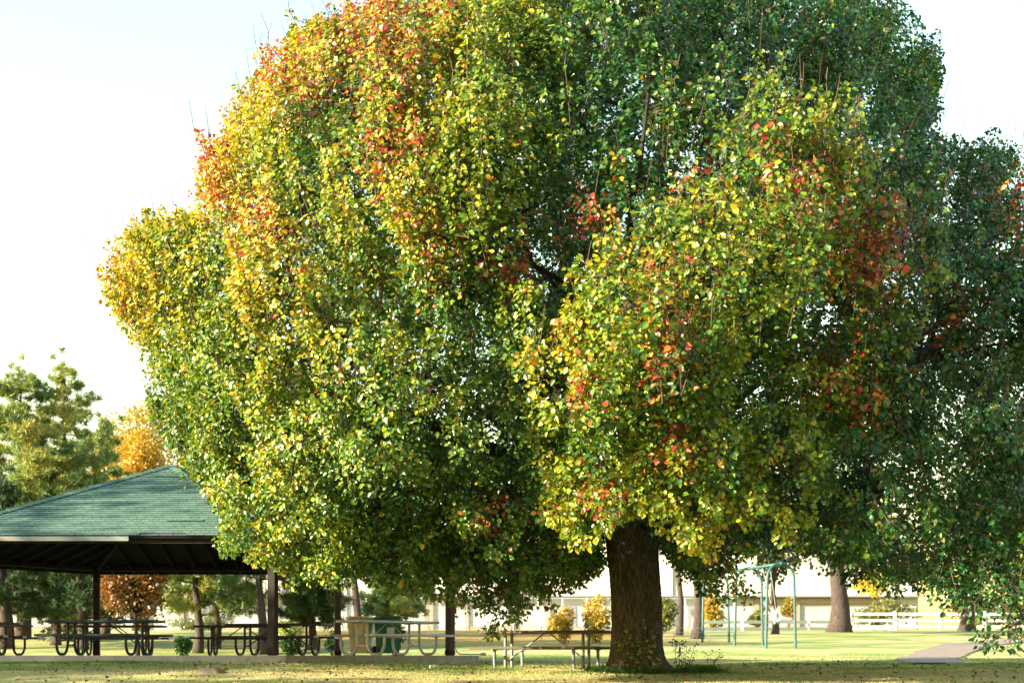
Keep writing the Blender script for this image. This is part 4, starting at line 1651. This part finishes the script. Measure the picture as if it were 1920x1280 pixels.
def person(label, loc, rz, h, seated, mats, tilt=0.0):
    """a continuous body (head, neck, torso, limbs, five fingers) with clothes as children"""
    mj, mp_, ms, mhat = mats
    t = empty('person', loc, rz)
    t.rotation_euler = (0, tilt, rz)
    tag(t, label, 'person')
    s = h / 1.75
    V, E, RD = [], [], []

    def v(p, r_, prev=None):
        V.append(Vector(p) * s)
        RD.append((r_[0] * s, r_[1] * s) if hasattr(r_, '__len__') else r_ * s)
        if prev is not None:
            E.append((prev, len(V) - 1))
        return len(V) - 1
    zp = .0 if seated else .92
    pel = v((0, 0, zp), (.12, .10))
    wa = v((0, 0, zp + .18), (.115, .09), pel)
    ch = v((0, 0, zp + .38), (.14, .105), wa)
    nk = v((0, 0, zp + .53), .055, ch)
    n2 = v((.0, 0, zp + .58), .05, nk)
    h1 = v((.015, 0, zp + .66), (.075, .085), n2)
    h2 = v((.01, 0, zp + .75), (.082, .09), h1)
    h3 = v((.0, 0, zp + .80), (.06, .065), h2)
    J = {}
    for sg in (-1, 1):
        hip = v((.0, sg * .09, zp - .03), .085, pel)
        if seated:
            kn = v((.40, sg * .10, zp + .02), .062, hip)
            an = v((.74, sg * .09, zp - .12), .042, kn)
            toe = v((.80, sg * .09, zp - .04), .036, an)
        else:
            kn = v((.05, sg * .10, .48), .062, hip)
            an = v((-.02, sg * .10, .08), .042, kn)
            toe = v((.13, sg * .11, .03), .034, an)
        J['leg', sg] = (hip, kn, an, toe)
        sh = v((0, sg * .17, zp + .45), .06, ch)
        if seated:
            el = v((.10, sg * .25, zp + .28), .045, sh)
            wr = v((.16, sg * .20, zp + .50), .033, el)
            palm = v((.165, sg * .19, zp + .565), .034, wr)
            fd = Vector((-.5, 0, .6))
        else:
            el = v((.10, sg * .23, zp + .20), .045, sh)
            wr = v((.31, sg * .20, zp + .24), .033, el)
            palm = v((.38, sg * .19, zp + .25), .034, wr)
            fd = Vector((.8, 0, -.3))
        J['arm', sg] = (sh, el, wr, palm)
        for k in range(4):
            b = V[palm] / s + Vector((0, (k - 1.5) * .019, .0))
            ln = (.062, .072, .068, .052)[k]
            f1 = v(b + fd * ln * .6, .0095, palm)
            v(b + fd * ln * 1.1 + Vector((0, 0, -.012)), .008, f1)
        f1 = v(V[palm] / s + Vector((.0, -sg * .035, .015)), .011, palm)
        v(V[palm] / s + Vector((.025, -sg * .055, .03)), .009, f1)
    skinned('body', V, E, RD, M_skin, t, 1)

    def piece(name, ids, edges, grow, m_):
        pts = [V[i] for i in ids]
        rr = []
        for i in ids:
            r_ = RD[i]
            rr.append((r_[0] + grow * s, r_[1] + grow * s) if hasattr(r_, '__len__') else r_ + grow * s)
        return skinned(name, pts, edges, rr, m_, t, 1)
    L_, R_ = J['arm', -1], J['arm', 1]
    ids = [wa, ch, pel, nk, L_[0], L_[1], L_[2], R_[0], R_[1], R_[2]]
    piece('jacket', ids, [(0, 1), (0, 2), (1, 3), (1, 4), (4, 5), (5, 6), (1, 7), (7, 8), (8, 9)], .02, mj)
    a, b = J['leg', -1], J['leg', 1]
    piece('trousers', [pel, a[0], a[1], a[2], b[0], b[1], b[2]], [(0, 1), (1, 2), (2, 3), (0, 4), (4, 5), (5, 6)], .014, mp_)
    for sg in (-1, 1):
        q_ = J['leg', sg]
        piece('shoe', [q_[2], q_[3]], [(0, 1)], .016, ms)
    skinned('hair' if mhat is M_hair else 'cap', [V[h2] + Vector((-.015, 0, .02)) * s, V[h3] + Vector((-.01, 0, .02)) * s, V[h1] + Vector((-.05, 0, .03)) * s], [(0, 1), (0, 2)],
            [(.098 * s, .10 * s), (.075 * s, .08 * s), (.05 * s, .06 * s)], mhat, t, 1)
    # face: eyes, nose and ears as small mounds
    for sg in (-1, 1):
        m_ = MB()
        m_.lathe([(.002, -.008), (.011, -.004), (.013, .0), (.009, .006), (.002, .008)], (Vector((.088, sg * .032, zp + .715)) * s), 8, axis='X')
        m_.build('eye', M_rubber, t)
        m_ = MB()
        m_.lathe([(.004, -.01), (.02, -.006), (.024, 0), (.016, .006), (.004, .01)], (Vector((.0, sg * .09, zp + .70)) * s), 8, axis='Y')
        m_.build('ear', M_skin, t)
    m_ = MB()
    m_.add([Vector(p) * s for p in ((.092, -.014, zp + .675), (.092, .014, zp + .675), (.118, 0, zp + .68), (.09, 0, zp + .725))], [(0, 1, 2), (1, 3, 2), (3, 0, 2), (0, 3, 1)])
    m_.build('nose', M_skin, t)
    m_ = MB()
    m_.box(Vector((.09, 0, zp + .645)) * s, (.012 * s, .045 * s, .010 * s))
    m_.build('mouth', M_purple, t)
    return t


sc_ = at(1455, 1168, 46.2)
person('child in a cream jacket and purple shoes sitting on a swing, legs stretched out', sc_ + Vector((0, 0, .09)), R(-8), 1.2, True, (M_cream, M_pale, M_purple, M_hair), R(-14))
swg = empty('swing', sc_)
tag(swg, 'swing seat on two chains carrying the child in cream', 'swing')
m = MB()
m.box((.02, 0, -.005), (.17, .42, .022), bev=.008)
m.build('seat', M_rubber, swg)
topp = apx[0].lerp(apx[1], .45)
for sg in (-1, 1):
    m = MB()
    m.tube([(.02, sg * .21, .0), topp + bd * sg * .3 - sc_], .011, 6)
    m.build('chain', M_chain, swg)
px_, pd_ = 1436, 78
gx = (px_ - 960) / F * pd_
person('standing child in a turquoise cap and dark coat behind the white fence', (gx, pd_, ground_z(gx, pd_)), R(-75), 1.62, False, (M_navy, M_darkpants, M_rubber, M_turq))

# ------------------------------------------------------------------ chain link fence at the field's end
cf = empty('chain_link_fence', (0, 104, ground_z(0, 104)))
tag(cf, 'tall chain link fence with white posts in front of the white warehouse', 'fence')
p0 = cf.location.copy()
cxs = [((px - 960) / F * 104) for px in range(595, 1420, 46)]
for x in cxs:
    m = MB()
    m.tube([(x, 0, ground_z(x, 104) - p0.z - .1), (x, 0, 2.42)], .05, 8)
    m.build('post', M_white, cf)
m = MB()
m.tube([(cxs[0], -.02, 2.38), (cxs[-1], -.02, 2.38)], .025, 6)
m.build('top_rail', M_galv, cf)
m = MB()
x = cxs[0]
while x < cxs[-1] - 2.4:
    m.tube([(x, -.07, 0), (x + 2.35, -.07, 2.35)], .006, 3, caps=False)
    m.tube([(x + 2.35, -.085, 0), (x, -.085, 2.35)], .006, 3, caps=False)
    x += .22
o = m.build('wire_mesh', M_galv, cf)
o['kind'] = 'stuff'

# low wire fence across the hayfield
wf = empty('wire_fence', (0, 52, ground_z(0, 52)))
tag(wf, 'thin wire fence crossing the dry yellow field', 'fence')
z0 = wf.location.z
for x in np.arange(-5.2, 9.5, 2.1):
    m = MB()
    m.tube([(x, 0, ground_z(x, 52) - z0 - .1), (x, 0, ground_z(x, 52) - z0 + .55)], .016, 6)
    m.build('post', M_greytrim, wf)
for h in (.16, .32, .50):
    m = MB()
    m.tube([(x, -.02, ground_z(x, 52) - z0 + h) for x in np.arange(-5.2, 9.5, 1.05)], .006, 4)
    m.build('wire', M_greytrim, wf)

# ------------------------------------------------------------------ warehouse
BD = 126.0
bx0, bx1 = -52.0, 37.0
BG = EZ + 2.15
bld = empty('warehouse', (0, BD, BG))
tag(bld, 'long white warehouse with loading doors beyond the field', 'building')
BH = 9.3
m = MB()
m.box(((bx0 + bx1) / 2, 15.2, BH / 2 - .3), (bx1 - bx0, 30, BH - .2))
core = m.build('wall', M_wall, bld)
PWID = 3.7
n = int((bx1 - bx0) / PWID)
doors = {3: 'd', 5: 'd', 8: 'w', 11: 'd', 12: 'd', 14: 'd', 17: 'd', 20: 'd', 21: 'd', 22: 'd', 24: 'd'}
for i in range(n):
    x = bx0 + (i + .5) * PWID
    m = MB()
    m.box((x, .12, 3.05 + 3.05), (PWID - .05, .14, 6.1))
    m.build('upper_panel', M_wall, core)
    if i in doors and doors[i] == 'd':
        fm = MB()
        fm.box((x - 1.62, .06, 1.5), (.42, .30, 3.0))
        fm.box((x + 1.62, .06, 1.5), (.42, .30, 3.0))
        fm.box((x, .02, 2.78), (2.80, .36, .46))
        door = fm.build('dock_frame', M_tan, bld)
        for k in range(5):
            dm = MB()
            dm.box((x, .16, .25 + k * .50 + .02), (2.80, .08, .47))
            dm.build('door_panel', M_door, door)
    else:
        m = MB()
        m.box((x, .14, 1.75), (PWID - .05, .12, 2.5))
        m.build('lower_panel', M_wall_shade, core)
        m = MB()
        m.box((x, .05, .22), (PWID - .04, .2, .50))
        m.build('plinth', M_tan, core)
        if i % 3 == 0:
            m = MB()
            m.box((x, .045, 1.25), (.95, .07, 2.1))
            d_ = m.build('door', M_greytrim, bld)
            m = MB()
            m.box((x, .005, 1.75), (.35, .02, .5))
            m.build('pane', M_glass, d_)
    if i % 4 == 1:
        m = MB()
        m.tube([(x + PWID / 2, -.02, .0), (x + PWID / 2, -.02, BH - .9)], .07, 8)
        m.build('downspout', M_greytrim, bld)
m = MB()
m.box(((bx0 + bx1) / 2, -.35, 3.18), (bx1 - bx0, 1.1, .12))
m.build('canopy', M_greytrim, bld)
m = MB()
m.box(((bx0 + bx1) / 2, .10, BH - .28), (bx1 - bx0 + .3, .3, .34))
m.build('roof_coping', M_greytrim, bld)

# ------------------------------------------------------------------ lawn details
def scatter(n, y0, y1, xpad=2.0):
    y = RNG.uniform(y0, y1, n)
    x = RNG.uniform(-1, 1, n) * (960 / F * y + xpad)
    return x, y


def on_slab(x, y, r=7.02):
    lx, ly = x - PCX, (y - PCY) / Q
    a = np.arctan2(ly, lx)
    s = (a / (PI / 3)) % 1
    return np.hypot(lx, ly) * np.cos((s - .5) * PI / 3) < r * math.cos(PI / 6)


def on_path(x, y):
    r = np.zeros(len(x), bool)
    P = np.array(pc)
    for i in range(0, len(P), 4):
        r |= np.hypot(x - P[i, 0], y - P[i, 1]) < P[i, 2] * 1.0
    return r


gx_, gy_ = scatter(135000, 20.6, 30)
x2, y2 = scatter(60000, 30, 42)
gx_, gy_ = np.concatenate([gx_, x2]), np.concatenate([gy_, y2])
k = ~on_slab(gx_, gy_) & ~on_path(gx_, gy_)
gx_, gy_ = gx_[k], gy_[k]
gz_ = np.array([ground_z(a, b) for a, b in zip(gx_, gy_)])
P = np.stack([gx_, gy_, gz_ - .005], 1)
pn = vnoise(P * np.array([.45, 1, 0]), 1.9, 3.3) * .7 + vnoise(P, .5, 1.1) * .3
isg = pn > .5
H = RNG.uniform(.018, .05, len(P)) * np.where(isg, 1.15, .8)
tip = P + np.stack([RNG.normal(size=len(P)) * .018, RNG.normal(size=len(P)) * .018, H], 1)
gc = np.where(isg[:, None], np.array((.12, .215, .040)), np.array((.44, .40, .19))) * RNG.uniform(.65, 1.3, (len(P), 1))
mixm = RNG.random(len(P)) < .22
gc[mixm] = np.array((.42, .36, .17)) * RNG.uniform(.7, 1.2, (mixm.sum(), 1))
tag(link_mesh('grass', blade_mesh('grass', P, tip, .0045, gc, M_grass)), 'short mown lawn of mixed green and straw blades', 'grass', kind='stuff')

# rank green grass by the slab and the trunk
def tuft_grass(label, pts, hmin, hmax, col):
    P = np.array(pts)
    n = len(P)
    H = RNG.uniform(hmin, hmax, n)
    tip = P + np.stack([RNG.normal(size=n) * .05, RNG.normal(size=n) * .05, H], 1)
    c = np.array(col)[None, :] * RNG.uniform(.6, 1.35, (n, 1))
    tag(link_mesh('grass', blade_mesh('grass', P, tip, .005, c, M_grass)), label, 'grass', kind='stuff')


pts = []
for _ in range(9000):
    x = random.uniform(-11.5, -5.6)
    y = PCY - 7.0 * .866 * Q - random.uniform(.02, .55) * random.random()
    if random.random() < smooth((-6.0 - x) / 1.2) * .9 + .08:
        pts.append((x, y, ground_z(x, y) - .01))
tuft_grass('strip of fresh green grass along the front of the slab', pts, .03, .085, (.13, .28, .035))
pts = []
for _ in range(3800):
    a = random.uniform(PI * .95, PI * 2.1)
    r_ = random.uniform(.46, .86) + (.25 if a > 5.6 else 0)
    x, y = TX + r_ * math.cos(a) * 1.1, TY + r_ * math.sin(a)
    pts.append((x, y, ground_z(x, y) - .01))
for _ in range(1500):
    x, y = TX + random.gauss(1.15, .18), TY - .25 + random.gauss(0, .12)
    pts.append((x, y, ground_z(x, y) - .01))
tuft_grass('taller green grass around the foot of the thick trunk', pts, .05, .17, (.045, .11, .018))

fx, fy = scatter(4200, 20.8, 29)
fx2, fy2 = scatter(500, 29, 40)
fx, fy = np.concatenate([fx, fx2]), np.concatenate([fy, fy2])
k = ~on_slab(fx, fy) & (RNG.random(len(fx)) < .15 + 1.3 * np.clip(vnoise(np.stack([fx * .5, fy, fy * 0], 1), .8, 4.4) - .38, 0, 1))
fx, fy = fx[k], fy[k]
fz = np.array([ground_z(a, b) for a, b in zip(fx, fy)])
P = np.stack([fx, fy, fz + RNG.uniform(.012, .05, len(fx))], 1)
fc = np.array([(.10, .055, .03), (.06, .035, .022), (.18, .095, .04), (.30, .14, .05), (.22, .15, .08)])[RNG.choice(5, len(P), p=[.38, .27, .16, .08, .11])] * RNG.uniform(.7, 1.3, (len(P), 1))
A = unit(RNG.normal(size=(len(P), 3)) * np.array([1, 1, .35]))
N = unit(RNG.normal(size=(len(P), 3)) * .55 + np.array([0, 0, 1]))
CURL = np.array([(0, 0, 0), (.22, .30, .22), (.62, .28, .25), (1, 0, .15), (.62, -.28, .25), (.22, -.30, .22)], float)
tag(link_mesh('fallen_leaves', leaf_mesh('fallen_leaves', P, A, N, RNG.uniform(.035, .07, len(P)), fc, M_litter, CURL)), 'brown fallen leaves scattered over the front lawn', 'leaf litter', kind='stuff')

# molehill with a stone, litter on the grass
mp_ = at(396, 1262, 22.6)
mz = ground_z(mp_.x, 22.6)
m = MB()
NN = 28
for j in range(9):
    r_ = .24 * (1 - j / 8) if j < 8 else 0.004
    for i in range(NN):
        a = 2 * PI * i / NN
        rr = r_ * (1 + .14 * noise.noise(Vector((math.cos(a) * 2, math.sin(a) * 2, j * .3))))
        zz = .125 * math.cos(min(1, r_ / .24) * PI / 2) ** .8 - .02 + .012 * noise.noise(Vector((rr * 30 * math.cos(a), rr * 30 * math.sin(a), 0)))
        m.v.append((rr * math.cos(a) * 1.15, rr * math.sin(a), zz))
for j in range(8):
    for i in range(NN):
        i2 = (i + 1) % NN
        m.f.append((j * NN + i, j * NN + i2, (j + 1) * NN + i2, (j + 1) * NN + i))
m.m = [0] * len(m.f)
o = m.build('dirt_mound', M_dirt, None, True, (mp_.x, 22.6, mz))
tag(o, 'small bare mound of brown dirt on the front lawn', 'dirt mound')
m = MB()
m.lathe([(.004, -.02), (.022, -.015), (.03, 0), (.024, .014), (.004, .02)], (0, 0, 0), 10)
o = m.build('stone', M_greytrim, None, True, (mp_.x - .02, 22.55, mz + .115))
tag(o, 'small grey stone lying on top of the dirt mound', 'stone')
lp = at(815, 1241, 25.7)
lz = ground_z(lp.x, 25.7)
bt = empty('plastic_bottle', (lp.x, 25.7, lz + .045), R(20))
tag(bt, 'crushed clear blue plastic bottle lying on the grass by the slab', 'bottle')
m = MB()
m.lathe([(.004, -.10), (.030, -.098), (.033, -.08), (.026, -.03), (.033, .0), (.031, .04), (.014, .085), (.013, .10)], (0, 0, 0), 14, axis='X')
m.build('body', M_blueplastic, bt, sm=True)
m = MB()
m.lathe([(.015, .10), (.016, .104), (.016, .118), (.014, .12)], (0, 0, 0), 12, axis='X')
m.build('cap', M_white, bt)
print('leaves', N_LEAVES, 'nodes', nn, 'shoots', nS, 'lobes', len(LCa))
